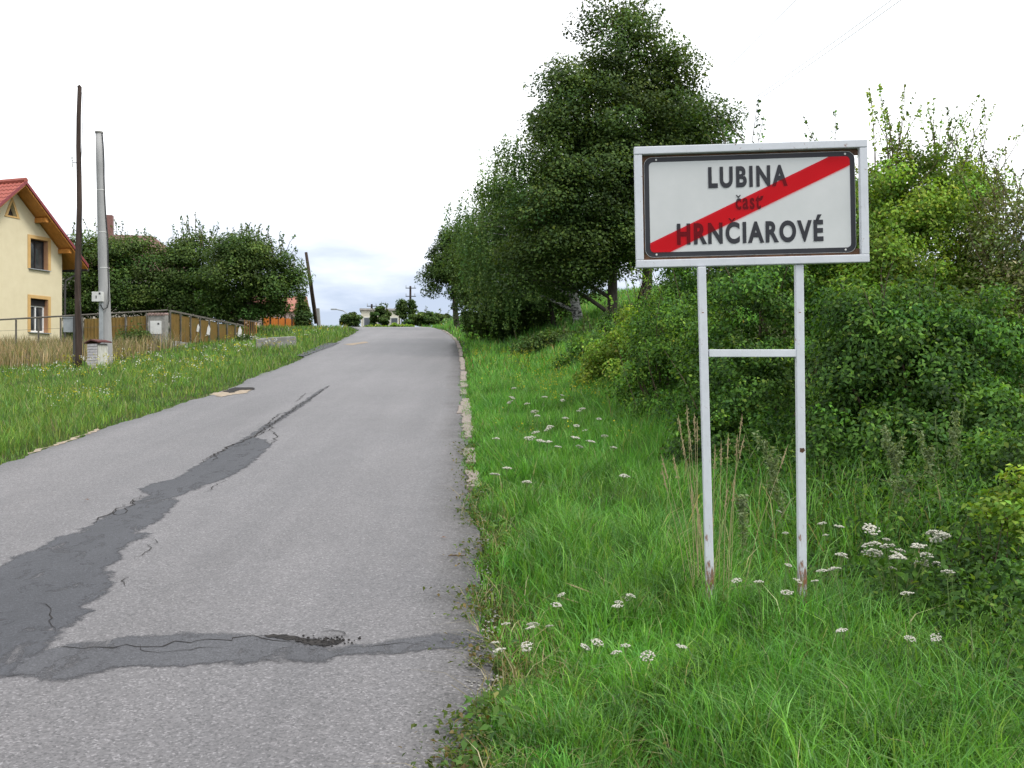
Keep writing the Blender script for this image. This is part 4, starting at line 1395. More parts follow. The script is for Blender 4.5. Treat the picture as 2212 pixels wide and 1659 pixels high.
HEDGE_L = [((0.1605, 0.2643, 0.0298), 5), ((0.1147, 0.2181, 0.0298), 4), ((0.2294, 0.3172, 0.0474), 2), ((0.2982, 0.304, 0.0813), 0.4)]


def tree(name, label, bx, by_photo_y, Y, r0, ells, nclump, nleaf, cr, leaf, cols, lean=(0, 0), h_trunk=None, bark=None, nlimb=22, group=None, **kw):
    b = P(bx, by_photo_y, Y)
    gz = G(b.x, Y)
    root = empty(name, (b.x, Y, gz), label, 'tree', group)
    cc = foliage('crown', root, ells, nclump, nleaf, cr, leaf, cols, **kw)
    topz = max(e[2] + e[5] * .6 for e in ells)
    te = max(ells, key=lambda e: e[2])
    base = Vector((b.x, Y, gz - .3)); tip = Vector((te[0], te[1], topz))
    bow = Vector((lean[0], lean[1], 0))
    pts = [base.lerp(tip, u) + bow * math.sin(math.pi * u) + Vector((random.gauss(0, .05), 0, 0)) * (u > 0) for u in (0, .08, .2, .35, .5, .65, .8, 1)]
    rad = [r0 * 1.25, r0, r0 * .85, r0 * .7, r0 * .52, r0 * .36, r0 * .22, r0 * .08]
    sel = cc[rng.choice(len(cc), min(nlimb, len(cc)), replace=False)]
    limbs(root, pts, rad, sel, bark or M['bark'], rmin=leaf * .2)
    return root


# right bank trees
m, t, b = new_mat('birch_bark')
co = objco(t)
bk = ramp(t, noise(t, 6, 5, 0.7, objco(t, (1, 1, 2.2)), 0.6), [(0.44, (0.50, 0.49, 0.46)), (0.56, (0.035, 0.032, 0.03))])
t.links.new(bk, b.inputs['Base Color']); b.inputs['Roughness'].default_value = 0.8
M['birch'] = m

Y = 28.0
lin = [ell(1338, 62, 78, 78, Y), ell(1345, 135, 125, 95, Y), ell(1240, 185, 80, 70, Y - .5), ell(1420, 190, 85, 80, Y), ell(1330, 260, 190, 110, Y),
       ell(1500, 275, 85, 60, Y + .3), ell(1480, 340, 105, 70, Y + .5), ell(1220, 330, 120, 90, Y - 1.0), ell(1330, 400, 190, 120, Y, 2.6), ell(1180, 440, 120, 100, Y - 1.3), ell(1290, 520, 150, 80, Y - .8, 2.2), ell(1200, 560, 120, 70, Y - 1)]
tree('linden_tree', 'tall dark green pyramid shaped tree rising highest behind the sign', 1326, 690, Y, 0.15, lin, 420, 150000, 0.60, 0.080, LINDEN, nlimb=46, aspect=.85, flat_=.62, p=2.6, shoots=26, shoot_len=(.25, .6))
Y = 31.5
tree('linden_tree', 'second dark tree trunk beside the sign frame with crown merged into the tallest tree', 1384, 668, Y, 0.2, [ell(1430, 360, 130, 110, Y), ell(1400, 470, 130, 90, Y), ell(1520, 420, 90, 90, Y), ell(1330, 480, 110, 80, Y + .5)], 150, 26000, 0.55, 0.11, LINDEN, aspect=.8)
Y = 32.0
tree('birch_tree', 'white trunked birch with drooping pale green foliage left of the tall tree', 1247, 690, Y, 0.17,
     [ell(1120, 400, 95, 95, Y), ell(1160, 340, 60, 60, Y), ell(1070, 450, 80, 80, Y), ell(1045, 510, 60, 70, Y), ell(1130, 500, 110, 100, Y), ell(1090, 580, 85, 60, Y)], 230, 56000, 0.5, 0.07, BIRCH,
     bark=M['birch'], droop=1.3, nlimb=24, aspect=.7, up=.3, shoots=30, shoot_len=(.3, .9), lean=(.3, 0), zmin=.15)
Y = 35.0
tree('broadleaf_tree', 'bushy tree with branches hanging to the grass beside the road bend', 1115, 720, Y, 0.14,
     [ell(1080, 600, 85, 80, Y), ell(1055, 660, 60, 50, Y), ell(1130, 650, 90, 60, Y), ell(1040, 560, 55, 60, Y), ell(1010, 520, 40, 60, Y + 1), ell(1090, 700, 60, 25, Y, 1.0)], 200, 50000, 0.5, 0.085, DARK, droop=.7, aspect=.7, zmin=.1)
Y = 34.0
tree('broadleaf_tree', 'dark small tree standing between the birch and the bushy tree', 1192, 700, Y, 0.11,
     [ell(1180, 560, 85, 60, Y), ell(1190, 610, 95, 45, Y), ell(1270, 570, 70, 50, Y)], 110, 20000, 0.5, 0.095, DARK, aspect=.7)
Y = 48.0
tree('field_tree', 'small dark tree leaning over the road crest, furthest left on the bank', 990, 690, Y, 0.16,
     [ell(960, 560, 34, 42, Y), ell(985, 520, 30, 45, Y), ell(940, 600, 22, 34, Y), ell(985, 590, 32, 50, Y), ell(1000, 640, 25, 40, Y)], 110, 20000, 0.45, 0.11, DARK, aspect=.7, lean=(-.2, 0))

# garden trees on the left
Y = 50.0
tree('fruit_tree', 'dark garden tree between the cream house and the concrete pole', 215, 740, Y, 0.16,
     [ell(215, 600, 85, 85, Y), ell(170, 590, 40, 80, Y), ell(165, 660, 40, 40, Y), ell(265, 550, 70, 42, Y), ell(195, 550, 50, 45, Y), ell(295, 600, 80, 80, Y), ell(230, 650, 90, 45, Y)], 230, 44000, 0.62, 0.13, FRUIT, shoots=26, shoot_len=(.4, 1.0), group='garden fruit trees')
Y = 51.0
tree('fruit_tree', 'middle garden tree with the ragged top behind the amber fence', 395, 740, Y, 0.16,
     [ell(390, 600, 70, 75, Y), ell(420, 560, 60, 55, Y), ell(360, 640, 70, 50, Y), ell(440, 640, 70, 50, Y), ell(400, 675, 75, 22, Y)], 180, 34000, 0.6, 0.13, FRUIT, shoots=30, shoot_len=(.5, 1.4), group='garden fruit trees')
Y = 49.0
tree('fruit_tree', 'brighter green garden tree nearest the road at the end of the fence', 545, 740, Y, 0.15,
     [ell(530, 575, 75, 60, Y), ell(590, 590, 55, 60, Y), ell(500, 620, 75, 60, Y), ell(575, 640, 60, 40, Y), ell(625, 610, 30, 40, Y), ell(520, 545, 50, 35, Y), ell(510, 675, 60, 22, Y)], 220, 44000, 0.6, 0.13, FRUIT, shoots=36, shoot_len=(.4, 1.2), group='garden fruit trees')
Y = 60.0
tree('young_spruce', 'small pointed conifer just left of the leaning pole', 652, 720, Y, 0.07,
     [ell(652, 690, 18, 22, Y), ell(652, 665, 11, 22, Y), ell(650, 645, 5, 16, Y)], 60, 7000, 0.3, 0.12, DARK, nlimb=6)

# shrubs beyond the crest
def shrub(name, label, x, ybase, Y, ells, nclump, nleaf, cr, leaf, cols, group=None, nst=7, r=0.025, cat='bush', **kw):
    b = P(x, ybase, Y); gz = G(b.x, Y)
    root = empty(name, (b.x, Y, gz), label, cat, group)
    cc = foliage('foliage', root, ells, nclump, nleaf, cr, leaf, cols, **kw)
    o0 = Vector(root.location)
    mb = MB()
    sel = cc[rng.choice(len(cc), min(nst, len(cc)), replace=False)]
    for t in sel:
        t = Vector(t) - o0
        b0 = Vector((t.x * .35, t.y * .35, -.15 + G(o0.x + t.x * .35, o0.y + t.y * .35) - gz))
        mid = b0.lerp(t, .5) + Vector((random.gauss(0, .06), random.gauss(0, .06), .05))
        mb.tube([b0, mid, t], [r, r * .7, r * .3], 6, False)
    mb.build('stems', M['twig'], root, smooth=True)['kind'] = 'stuff'
    return root


FARB = 'shrubs beyond the road crest'
shrub('far_bush', 'small dark bush alone at the left of the road crest', 757, 712, 64, [ell(757, 694, 18, 15, 64), ell(748, 700, 16, 10, 64), ell(768, 688, 12, 14, 64)], 40, 5000, .22, .13, DARK, FARB)
shrub('far_bush', 'round bush in front of the low white building', 822, 712, 70, [ell(822, 686, 19, 22, 70), ell(834, 683, 9, 16, 70), ell(812, 697, 14, 12, 70)], 60, 8000, .2, .15, DARK, FARB, shoots=6, shoot_len=(.3, .7))
shrub('far_bush', 'wide pale green bush right of the low white building', 912, 712, 72, [ell(918, 688, 34, 16, 72), ell(893, 696, 24, 9, 72), ell(950, 690, 26, 12, 72)], 90, 11000, .25, .16, FRUIT, FARB, shoots=6, shoot_len=(.3, .6))
shrub('far_bush', 'low pale scrub lining the far side of the road crest', 985, 712, 66, [ell(985, 696, 26, 11, 66), ell(1015, 690, 22, 13, 66), ell(1050, 685, 26, 15, 66)], 80, 9000, .3, .15, BIRCH, FARB)
shrub('far_bush', 'yellowish weeds left of the wide pale green bush', 860, 712, 68, [ell(855, 706, 40, 5, 68), ell(800, 708, 30, 5, 68)], 60, 5000, .16, .13, HEDGE_L, FARB)
shrub('conifer', 'left of two small dark conifers beside the distant pole', 868, 700, 80, [ell(868, 672, 11, 20, 80), ell(868, 662, 7, 16, 80)], 40, 4000, .3, .14, DARK, FARB, cat='conifer')
shrub('conifer', 'right of two small dark conifers beside the distant pole', 890, 700, 80, [ell(890, 670, 6, 22, 80), ell(890, 660, 4, 18, 80)], 30, 2500, .25, .14, DARK, FARB, cat='conifer')
shrub('dark_bush', 'low dark bush at the foot of the brown board gate', 528, 752, 42, [ell(530, 744, 22, 14, 42), ell(515, 748, 16, 9, 42)], 40, 5000, .25, .09, DARK)

shrub('fence_weeds', 'dusty green weeds growing at the pipe rail fence left of the meter pillar', 300, 740, 37.6, [ell(300, 728, 26, 16, 37.6, .4), ell(265, 735, 22, 12, 37.6, .4)], 50, 4500, .2, .07, FRUIT, shoots=14, shoot_len=(.2, .5))
shrub('fence_weeds', 'green weeds in front of the amber sheets along the road', 450, 760, 40.0, [ell(430, 752, 26, 9, 40, .4), ell(480, 752, 24, 10, 41, .4)], 50, 4500, .18, .07, FRUIT, shoots=14, shoot_len=(.15, .4))
# hedge row on the right
HG = 'hedge shrubs behind the sign'
hl = dict(aspect=.6, up=.6, zmin=.02, shoots=10)
def hs(label, x, yb, Y, e, nc, nl, cr, lf, cols, **kw):
    d = dict(aspect=.6, up=.4, zmin=.02, shoots=10, cl_var=.36, p=3.0, flat_=.75, lf_var=.3)
    d.update(kw)
    shrub('hedge_shrub', label, x, yb, Y, e, nc, nl, cr, lf, cols, HG, **d)


hs('low rounded shrub at the far end of the hedge', 1330, 880, 16.0, [ell(1330, 800, 70, 75, 16, .8), ell(1390, 730, 70, 75, 16, .8), ell(1290, 850, 50, 50, 16, .6)], 120, 19000, .17, .052, HEDGE_L)
hs('pale green shrub left of the sign posts', 1450, 960, 12.3, [ell(1450, 720, 85, 105, 12.5, .8), ell(1430, 840, 100, 105, 12.2, .8), ell(1420, 930, 85, 70, 11.6, .6), ell(1520, 660, 90, 90, 13, .8)], 230, 36000, .17, .041, HEDGE_L[1:2] + HEDGE)
hs('dense dark shrub seen between the two sign posts', 1640, 1040, 9.6, [ell(1640, 700, 140, 160, 10.0, .8), ell(1600, 860, 140, 130, 9.6, .7), ell(1580, 970, 130, 90, 9.0, .6), ell(1680, 990, 120, 80, 8.6, .5), ell(1700, 560, 110, 110, 10.6, .8)], 330, 54000, .16, .040, HEDGE)
hs('tall yellow green shrub rising beside the sign frame', 1930, 1000, 10.5, [ell(1930, 430, 110, 115, 10.5, .8), ell(2020, 430, 90, 90, 10.8, .7), ell(1880, 590, 125, 110, 10.2, .8), ell(2020, 530, 130, 115, 10.5, .8), ell(1960, 680, 180, 120, 10, .8), ell(2090, 430, 60, 65, 11, .6)], 330, 64000, .18, .041, HEDGE_L, shoots=75, shoot_len=(.25, .8), zmin=None)
hs('dark arching shrub with dense leaves right of the sign posts', 1950, 1080, 8.0, [ell(1950, 820, 190, 170, 8.2, .7), ell(1880, 710, 120, 100, 8.4, .6), ell(2080, 760, 150, 140, 8.3, .7), ell(1880, 950, 130, 100, 7.6, .5), ell(2090, 950, 170, 110, 7.4, .6), ell(1970, 1040, 140, 70, 7.2, .4)], 330, 66000, .165, .043, HEDGE, aspect=.56, shoots=8, shoot_len=(.2, .4))
hs('pale thin shrub at the right edge of the picture', 2200, 1000, 9.6, [ell(2190, 530, 100, 120, 9.6, .7), ell(2240, 700, 120, 140, 9.4, .7), ell(2170, 660, 90, 100, 9.4, .6)], 210, 24000, .2, .042, [((0.15, 0.18, 0.06), 4), ((0.11, 0.16, 0.035), 4), ((0.22, 0.21, 0.12), 2)], aspect=.5, shoots=40, shoot_len=(.25, .6), zmin=None)
hs('dark low thicket under the right edge of the hedge', 2200, 1200, 6.2, [ell(2220, 1050, 130, 110, 6.4, .5), ell(2140, 1150, 130, 90, 6.0, .45), ell(2260, 1220, 120, 120, 5.2, .4), ell(2040, 1130, 110, 70, 6.4, .4), ell(2240, 1360, 90, 110, 4.6, .3), ell(2180, 1290, 90, 110, 5.0, .3), ell(2090, 1230, 80, 90, 5.5, .35), ell(2010, 1180, 80, 70, 6.0, .35)], 330, 42000, .14, .038, HEDGE, shoots=0)
hs('weedy low scrub below the trees, beyond the hedge', 1280, 800, 20.0, [ell(1290, 770, 70, 50, 20, 1.0), ell(1240, 790, 45, 32, 20, .8), ell(1350, 735, 60, 55, 21, 1.0)], 120, 14000, .22, .065, HEDGE_L[1:2] + HEDGE, shoots=20, shoot_len=(.2, .5))
hs('dark weedy scrub in the shade under the birch', 1200, 760, 26.0, [ell(1210, 748, 60, 26, 26, 1.0), ell(1280, 735, 55, 30, 26, 1.0), ell(1150, 752, 40, 16, 26, .8)], 100, 10000, .25, .08, DARK, shoots=12, shoot_len=(.2, .4))
shrub('bramble', 'bright leafy bramble spray at the right edge near the camera', 2190, 1250, 4.9, [ell(2195, 1050, 50, 45, 4.9, .15), ell(2145, 1105, 50, 35, 4.9, .15), ell(2200, 1130, 50, 50, 4.8, .16)], 60, 800, .06, .036, HEDGE_L, None, nst=9, r=.004, aspect=.6, cat='bramble')
hs('shadowy back shrub filling the hedge between sign frame and tall shrub', 1760, 1000, 12.8, [ell(1760, 620, 130, 150, 12.8, .9), ell(1700, 520, 110, 100, 13, .9), ell(1820, 480, 100, 90, 12.5, .9), ell(1560, 560, 120, 110, 13.5, .9), ell(1650, 430, 90, 80, 13.5, .8)], 210, 32000, .2, .056, HEDGE, shoots=16, shoot_len=(.5, 1.1), zmin=None)


# ------------------------------------------------------------------ grass
GREEN = [((0.0948, 0.2518, 0.0359), 5), ((0.1258, 0.3022, 0.0469), 4), ((0.0677, 0.1958, 0.0331), 3), ((0.1838, 0.3245, 0.069), 1.2), ((0.2903, 0.3022, 0.1518), 0.3)]
MEADOW = [((0.103, 0.2132, 0.0364), 5), ((0.1443, 0.2468, 0.0442), 4), ((0.0773, 0.1683, 0.0338), 3), ((0.2061, 0.2637, 0.065), 1.6), ((0.2679, 0.2468, 0.143), 0.7)]
DRY = [((0.34, 0.265, 0.16), 5), ((0.25, 0.20, 0.11), 4), ((0.13, 0.16, 0.045), 4), ((0.40, 0.32, 0.22), 2)]


def blades(name, X, Y, h, w, cols, lean=0.45, segs=3, label=None, patch=True, lf_var=.2, dirbias=None):
    n = len(X)
    Z = ground(X, Y) - 0.01
    B = np.stack([X, Y, Z], 1)
    th = rng.uniform(0, 6.28, n)
    d = np.stack([np.cos(th), np.sin(th), np.zeros(n)], 1)
    if dirbias is not None: d = unit(d + np.array(dirbias))
    face = rng.uniform(0, 6.28, n)
    s_ = np.stack([np.cos(face), np.sin(face), np.zeros(n)], 1)
    ln = lean * rng.uniform(.2, 1.5, n)[:, None]
    h_ = h[:, None]; w_ = w[:, None] / 2
    if segs == 3:
        lev = [(0, 0, .8), (.42, .10, 1.0), (.78, .42, .7)]
        tip = (1.0 - .22 * np.clip(ln, 0, 1.2), 1.0)
    else:
        lev = [(0, 0, .9), (.55, .22, .9)]
        tip = (1.0 - .15 * np.clip(ln, 0, 1.2), .9)
    vs_ = []
    up = np.array([0, 0, 1.0])
    for hz, ld, ww in lev:
        c = B + up * h_ * hz * (1 - .12 * np.clip(ln, 0, 1.5)) + d * h_ * ln * ld
        vs_ += [c - s_ * w_ * ww, c + s_ * w_ * ww]
    vs_.append(B + up * h_ * tip[0] + d * h_ * ln * tip[1])
    V = np.stack(vs_, 1)
    k = V.shape[1]
    b0 = (np.arange(n) * k)[:, None]
    quads = [b0 + np.array([[2 * i, 2 * i + 1, 2 * i + 3, 2 * i + 2]]) for i in range(len(lev) - 1)]
    m_ = 2 * (len(lev) - 1)
    tris = b0 + np.array([[m_, m_ + 1, m_ + 2]])
    if patch:
        cl = (np.floor((vn(X, Y, 2.3, 11) + 1.5) * 6).astype(int) * 17 + np.floor((vn(X, Y, 0.8, 3) + 1.5) * 5).astype(int)).clip(0)
        T = pick_cols(n, cols, cl, .22, lf_var)
    else:
        T = pick_cols(n, cols, None, 0, lf_var)
    tint = np.concatenate([T] * (len(quads) + 1))
    me = np_mesh(name, V.reshape(-1, 3), quads + [tris], tint)
    return tag(link(name, me, M['grass']), label, 'grass', kind='stuff')


def inv_y(n, a, b, p=1.0):
    u = rng.random(n)
    return (a ** -p + u * (b ** -p - a ** -p)) ** (-1 / p)


# near right verge
def right(n, y0, y1, emax, p=1.0, e0=-0.10):
    Y = inv_y(n, y0, y1, p)
    E = e0 + (emax - e0) * rng.random(n)
    jit = edge_jit(Y, 5) * 0.6 + 0.13 * np.clip(vn(Y, Y * 0 + 1, 2.2, 8), -.8, .7) * (Y < 9) + 0.05
    X = xr(Y) + E + jit * (E < .6)
    keep = (np.abs(X) < 0.53 * Y + 0.6)
    return X[keep], Y[keep], E[keep]


X, Y, E = right(150000, 2.5, 8.5, 3.4, 0.9)
den = 0.3 + 0.7 * np.clip(vn(X, Y, 3.2, 21) + .6, 0, 1)
short = sstep(-.05, .35, E)
k = rng.random(len(X)) < den * (0.75 + .25 * short) * (1 - .8 * sstep(1.55, 2.1, E) * sstep(3.7, 4.5, Y))
X, Y, E, short = X[k], Y[k], E[k], short[k]
h = (0.075 + 0.15 * short) * (1 + .38 * vn(X, Y, 1.7, 2) + .45 * np.clip(vn(X, Y, 4.5, 19), 0, 1)) * rng.uniform(.55, 1.35, len(X))
blades('verge_grass', X, Y, np.clip(h, .03, .5), rng.uniform(.0032, .0075, len(X)), GREEN, .62, 3, 'lush long green grass around the sign posts, nearest the camera')
X, Y, E = right(68000, 8.3, 19, 3.2, 1.1)
short = sstep(-.05, .35, E)
h = (0.08 + 0.19 * short) * (1 + .3 * vn(X, Y, 1.3, 2)) * rng.uniform(.55, 1.3, len(X))
blades('verge_grass', X, Y, np.clip(h, .03, .5), rng.uniform(.007, .014, len(X)), GREEN, .5, 2, 'green grass verge between the road edge and the hedge further up')
X, Y, E = right(52000, 18.5, 70, 13, 1.3)
short = sstep(-.05, .5, E)
h = (0.06 + 0.2 * short) * (1 + .3 * vn(X, Y, .9, 2)) * rng.uniform(.5, 1.3, len(X))
blades('bank_grass', X, Y, h, rng.uniform(.018, .035, len(X)), GREEN[:4] + [((0.3, 0.25, 0.1), .5)], .45, 2, 'grass on the bank beneath the trees on the right')
# low creeping leaves spilling on the asphalt edge
n = 5200
Y = inv_y(n, 2.5, 11, .9); E = rng.normal(.04, .09, n) + 0.08 * np.clip(vn(Y, Y * 0, 2.6, 8), 0, 1) * -1
kk = vn(Y, Y * 0 + 3, 3.1, 6) > -.25
Y, E = Y[kk], E[kk]
X = xr(Y) + edge_jit(Y, 5) * .6 + E
C = np.stack([X, Y, np.maximum(ground(X, Y), zr(Y) * (E < .05) - 5 * (E >= .05)) + rng.uniform(.008, .05, len(X))], 1)
L = rng.uniform(.012, .035, len(X))
me = np_mesh('creeping_weeds', leaf_arrays(C, rng.normal(size=(len(X), 3)) * .5 + np.array([0, 0, 1]), L, L * .6), [np.arange(4 * len(X)).reshape(-1, 4)], pick_cols(len(X), [((.06, .10, .02), 4), ((.10, .13, .03), 3), ((.16, .12, .05), 1.5)], None))
tag(link('creeping_weeds', me, M['leaf']), 'low creeping weeds spilling over the right road edge', 'weeds', kind='stuff')
n = 9000
X, Y, E = right(n, 2.5, 9, 3.0, .9)
kk = vn(X, Y, 2.7, 30) > .0
X, Y, E = X[kk], Y[kk], E[kk]
C = np.stack([X, Y, ground(X, Y) + rng.uniform(.02, .13, len(X))], 1)
L = rng.uniform(.02, .055, len(X))
me = np_mesh('broadleaf_weeds', leaf_arrays(C, rng.normal(size=(len(X), 3)) * .6 + np.array([0, -.3, 1]), L, L * .5), [np.arange(4 * len(X)).reshape(-1, 4)], pick_cols(len(X), [((.07, .15, .03), 4), ((.10, .18, .04), 3), ((.05, .11, .03), 3), ((.2, .2, .06), .5)], None))
tag(link('broadleaf_weeds', me, M['leaf']), 'small broad leaved weeds among the near verge grass', 'weeds', kind='stuff')
X, Y, E = right(9000, 2.5, 9, 3.0, .9)
kk = vn(X, Y, 1.9, 33) > -.1
blades('dead_grass', X[kk], Y[kk], rng.uniform(.06, .24, kk.sum()), rng.uniform(.002, .0045, kk.sum()), [((.34, .28, .15), 4), ((.24, .2, .09), 3), ((.42, .36, .22), 2)], 1.3, 3, 'dead straw blades mixed into the near verge grass', False)
# broad-leaved undergrowth below the hedge
n = 70000
Y = inv_y(n, 3.4, 15, 1.0); E = 1.35 + 2.7 * rng.random(n) - .4 * sstep(6, 12, Y)
X = xr(Y) + E
kk = (X < .53 * Y + .4) & (rng.random(n) < .25 + .75 * sstep(1.5, 2.3, E)) & ((vn(X, Y, 2.2, 14) > -.15))
X, Y, E = X[kk], Y[kk], E[kk]
C = np.stack([X, Y, ground(X, Y) + rng.beta(1.3, 1.6, len(X)) * (.2 + .38 * sstep(1.5, 2.6, E))], 1)
L = rng.uniform(.016, .05, len(X))
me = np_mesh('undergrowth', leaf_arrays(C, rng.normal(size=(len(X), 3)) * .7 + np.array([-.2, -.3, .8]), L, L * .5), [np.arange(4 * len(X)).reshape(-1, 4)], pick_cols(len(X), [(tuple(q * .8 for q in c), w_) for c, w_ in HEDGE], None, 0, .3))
tag(link('undergrowth', me, M['leaf']), 'leafy weeds growing under the hedge on the right', 'weeds', kind='stuff')

X, Y, E = right(16000, 3.6, 12, 3.6, 1.0)
kk = (E > 1.2) & (Y > 5.0) & (rng.random(len(X)) < sstep(1.2, 2.0, E)) & (vn(X, Y, 2.0, 27) > -.25)
blades('rank_grass', X[kk], Y[kk], rng.uniform(.25, .62, kk.sum()), rng.uniform(.004, .009, kk.sum()), GREEN[:4] + [((.28, .25, .12), 1.2)], .55, 3, 'tall rank grass along the foot of the hedge')
# left verge
def left(n, y0, y1, e0, e1, p=1.0):
    Y = inv_y(n, y0, y1, p)
    E = e0 + (e1 - e0) * rng.random(n) ** 1.15
    X = xl(Y) - E + 0.02
    keep = X > -0.53 * Y - 2.2
    return X[keep], Y[keep], E[keep]


def dryness(X, Y): return sstep(-10.2, -12.5, X) * 0 + sstep(27, 31, Y) * sstep(-11.0, -13.0, -np.abs(X) * -1 * -1) if False else sstep(28.5, 32, Y + .25 * vn(X, Y, .5, 5) * 6) * sstep(12.2, 14.0, -X + vn(X, Y, .6, 2)) * (1 - sstep(40, 43, Y))


X, Y, E = left(160000, 6.5, 62, -.03, 16, 1.0)
dr_ = dryness(X, Y)
k = rng.random(len(X)) > dr_ * .8
X, Y, E = X[k], Y[k], E[k]
short = sstep(0, .5, E)
h = (0.05 + 0.13 * short) * (1 + .45 * vn(X, Y, .8, 2)) * rng.uniform(.5, 1.4, len(X))
blades('meadow_grass', X, Y, np.clip(h, .04, .6), np.clip(Y * 0.0006, .006, .03) * rng.uniform(.7, 1.4, len(X)), MEADOW, .5, 2, 'meadow grass on the left verge in front of the poles')
n = 26000
X = rng.uniform(-26, -10.5, n); Y = rng.uniform(28.5, 41, n)
k = rng.random(n) < dryness(X, Y) * (X > -.53 * Y - 1)
X, Y = X[k], Y[k]
blades('dry_grass', X, Y, rng.uniform(.35, .85, len(X)), rng.uniform(.014, .028, len(X)), DRY, .35, 2, 'tall dry straw coloured grass in front of the cream house')
# scattered tiny blossoms too many to count
n = 3200
Y = inv_y(n, 9, 45, 1.0); E = .5 + 9 * rng.random(n); X = xl(Y) - E
kk = (X > -.53 * Y) & (vn(X, Y, .8, 25) > .05)
X, Y = X[kk], Y[kk]
C0 = np.stack([X, Y, ground(X, Y) + rng.uniform(.2, .42, len(X))], 1)
reps = 5
C = np.repeat(C0, reps, 0) + rng.normal(size=(len(C0) * reps, 3)) * np.array([.035, .035, .03])
L = np.clip(np.repeat(Y, reps) * .0011, .015, .04) * rng.uniform(.7, 1.3, len(C))
me = np_mesh('meadow_blossom', leaf_arrays(C, rng.normal(size=(len(C), 3)) + np.array([0, 0, 1]), L, L), [np.arange(4 * len(C)).reshape(-1, 4)], np.repeat(pick_cols(len(X), [((.42, .38, .03), 5), ((.62, .62, .56), 2)], None, 0, .1), reps, 0))
tag(link('meadow_blossom', me, M['petal']), 'small yellow and white blossoms scattered through the left meadow', 'flowers', kind='stuff')
# yellow bedstraw on the right verge, far
n = 420
Y = rng.uniform(10, 27, n); E = rng.uniform(.25, 2.2, n); X = xr(Y) + E
kk = vn(X, Y, 1.1, 17) > .1
X, Y = X[kk], Y[kk]
C0 = np.stack([X, Y, ground(X, Y) + rng.uniform(.15, .38, len(X))], 1)
C = np.repeat(C0, 9, 0) + rng.normal(size=(len(C0) * 9, 3)) * np.array([.04, .04, .05])
L = rng.uniform(.012, .024, len(C))
me = np_mesh('yellow_blossom', leaf_arrays(C, rng.normal(size=(len(C), 3)) + np.array([0, 0, 1]), L, L), [np.arange(4 * len(C)).reshape(-1, 4)], pick_cols(len(C), [((.40, .38, .03), 5), ((.25, .3, .03), 2)], None))
tag(link('yellow_blossom', me, M['petal']), 'yellow blossoms in the grass verge on the right', 'flowers', kind='stuff')


# ------------------------------------------------------------------ single plants
def yarrow_mesh(seed):
    r = np.random.default_rng(seed)
    n = 46
    a = r.uniform(0, 6.28, n); q = np.sqrt(r.random(n)) * .038
    ctr = np.stack([q * np.cos(a), q * np.sin(a) , .004 * np.cos(q * 60) - q * .12 + r.normal(0, .002, n)], 1)
    vs_, fs = [], []
    for c in ctr:                      # little faceted florets
        s_ = r.uniform(.0045, .008)
        b0 = len(vs_)
        for k in range(5):
            t_ = k * 1.2566 + r.random()
            vs_.append(c + np.array([math.cos(t_) * s_, math.sin(t_) * s_, 0]))
        vs_.append(c + np.array([0, 0, s_ * .6])); vs_.append(c - np.array([0, 0, s_ * .7]))
        for k in range(5):
            fs.append((b0 + k, b0 + (k + 1) % 5, b0 + 5)); fs.append((b0 + (k + 1) % 5, b0 + k, b0 + 6))
    head = np_mesh('flower_head', np.array(vs_), [np.array(fs)], pick_cols(len(fs), [((.60, .59, .51), 6), ((.48, .46, .36), 2)], None, 0, .08))
    head.materials.append(M['petal'])
    mb = MB()
    mb.tube([(0, 0, -.4), (.004, 0, -.2), (0, 0, -.03)], [.0022, .002, .0018], 5, False)
    for k in range(7):
        t_ = k * .9
        mb.tube([(0, 0, -.035), (.025 * math.cos(t_), .025 * math.sin(t_), -.004)], .001, 4, False)
    st = mb.mesh('stem'); st.materials.append(M['stem'])
    return head, st


YM = [yarrow_mesh(i) for i in range(4)]


def yarrow(x, y, h, scale, label, group):
    X, Y = PR(x, y, h)
    gz = G(X, Y)
    root = empty('yarrow', (X, Y, gz), label, 'flower', group)
    root.rotation_euler = (random.gauss(.1, .2), random.gauss(0, .2), random.uniform(0, 6.28))
    hd, st = random.choice(YM)
    for nm, me in (('flower_head', hd), ('stem', st)):
        o = link(nm, me, None, root); o.location = (0, 0, h); o.scale = (scale, scale, max(scale, (h + .03) / .4) if nm == 'stem' else scale)


near = [(1085, 1370), (1112, 1330), (1131, 1327), (1150, 1321), (1163, 1339), (1178, 1336), (1206, 1333), (1231, 1337), (1185, 1356), (1105, 1381), (1190, 1281), (1330, 1275), (1348, 1283), (1353, 1369), (1357, 1384), (1440, 1336), (1436, 1362), (1318, 1247), (1340, 1262), (1262, 1250)]
midf = [(1085, 846), (1126, 851), (1118, 830), (1140, 880), (1156, 876), (1190, 905), (1176, 918), (1124, 927), (1146, 931), (1160, 937), (1204, 912), (1240, 906), (1290, 886), (1252, 872), (1310, 951), (1060, 1012), (1120, 1025), (1146, 1026), (1200, 836), (1214, 843), (1266, 866), (1180, 941), (1196, 951), (1236, 946), (1100, 862), (1165, 888), (1226, 928), (1275, 912), (1300, 920), (1256, 938), (1070, 938), (1092, 1000), (1330, 1010), (1148, 860), (1174, 846), (1220, 888)]
right_ = [(1580, 1046), (1622, 1052), (1662, 1236), (1692, 1247), (1788, 1092), (1812, 1101), (1800, 1113), (1870, 1211), (1838, 1212), (1794, 1240), (2082, 1226), (2100, 1242), (1885, 1336), (1942, 1341), (1640, 1200), (1605, 1215), (1905, 1130), (1770, 1160), (1826, 1180), (2060, 1222), (1990, 1270), (1652, 1190), (1700, 1120)]
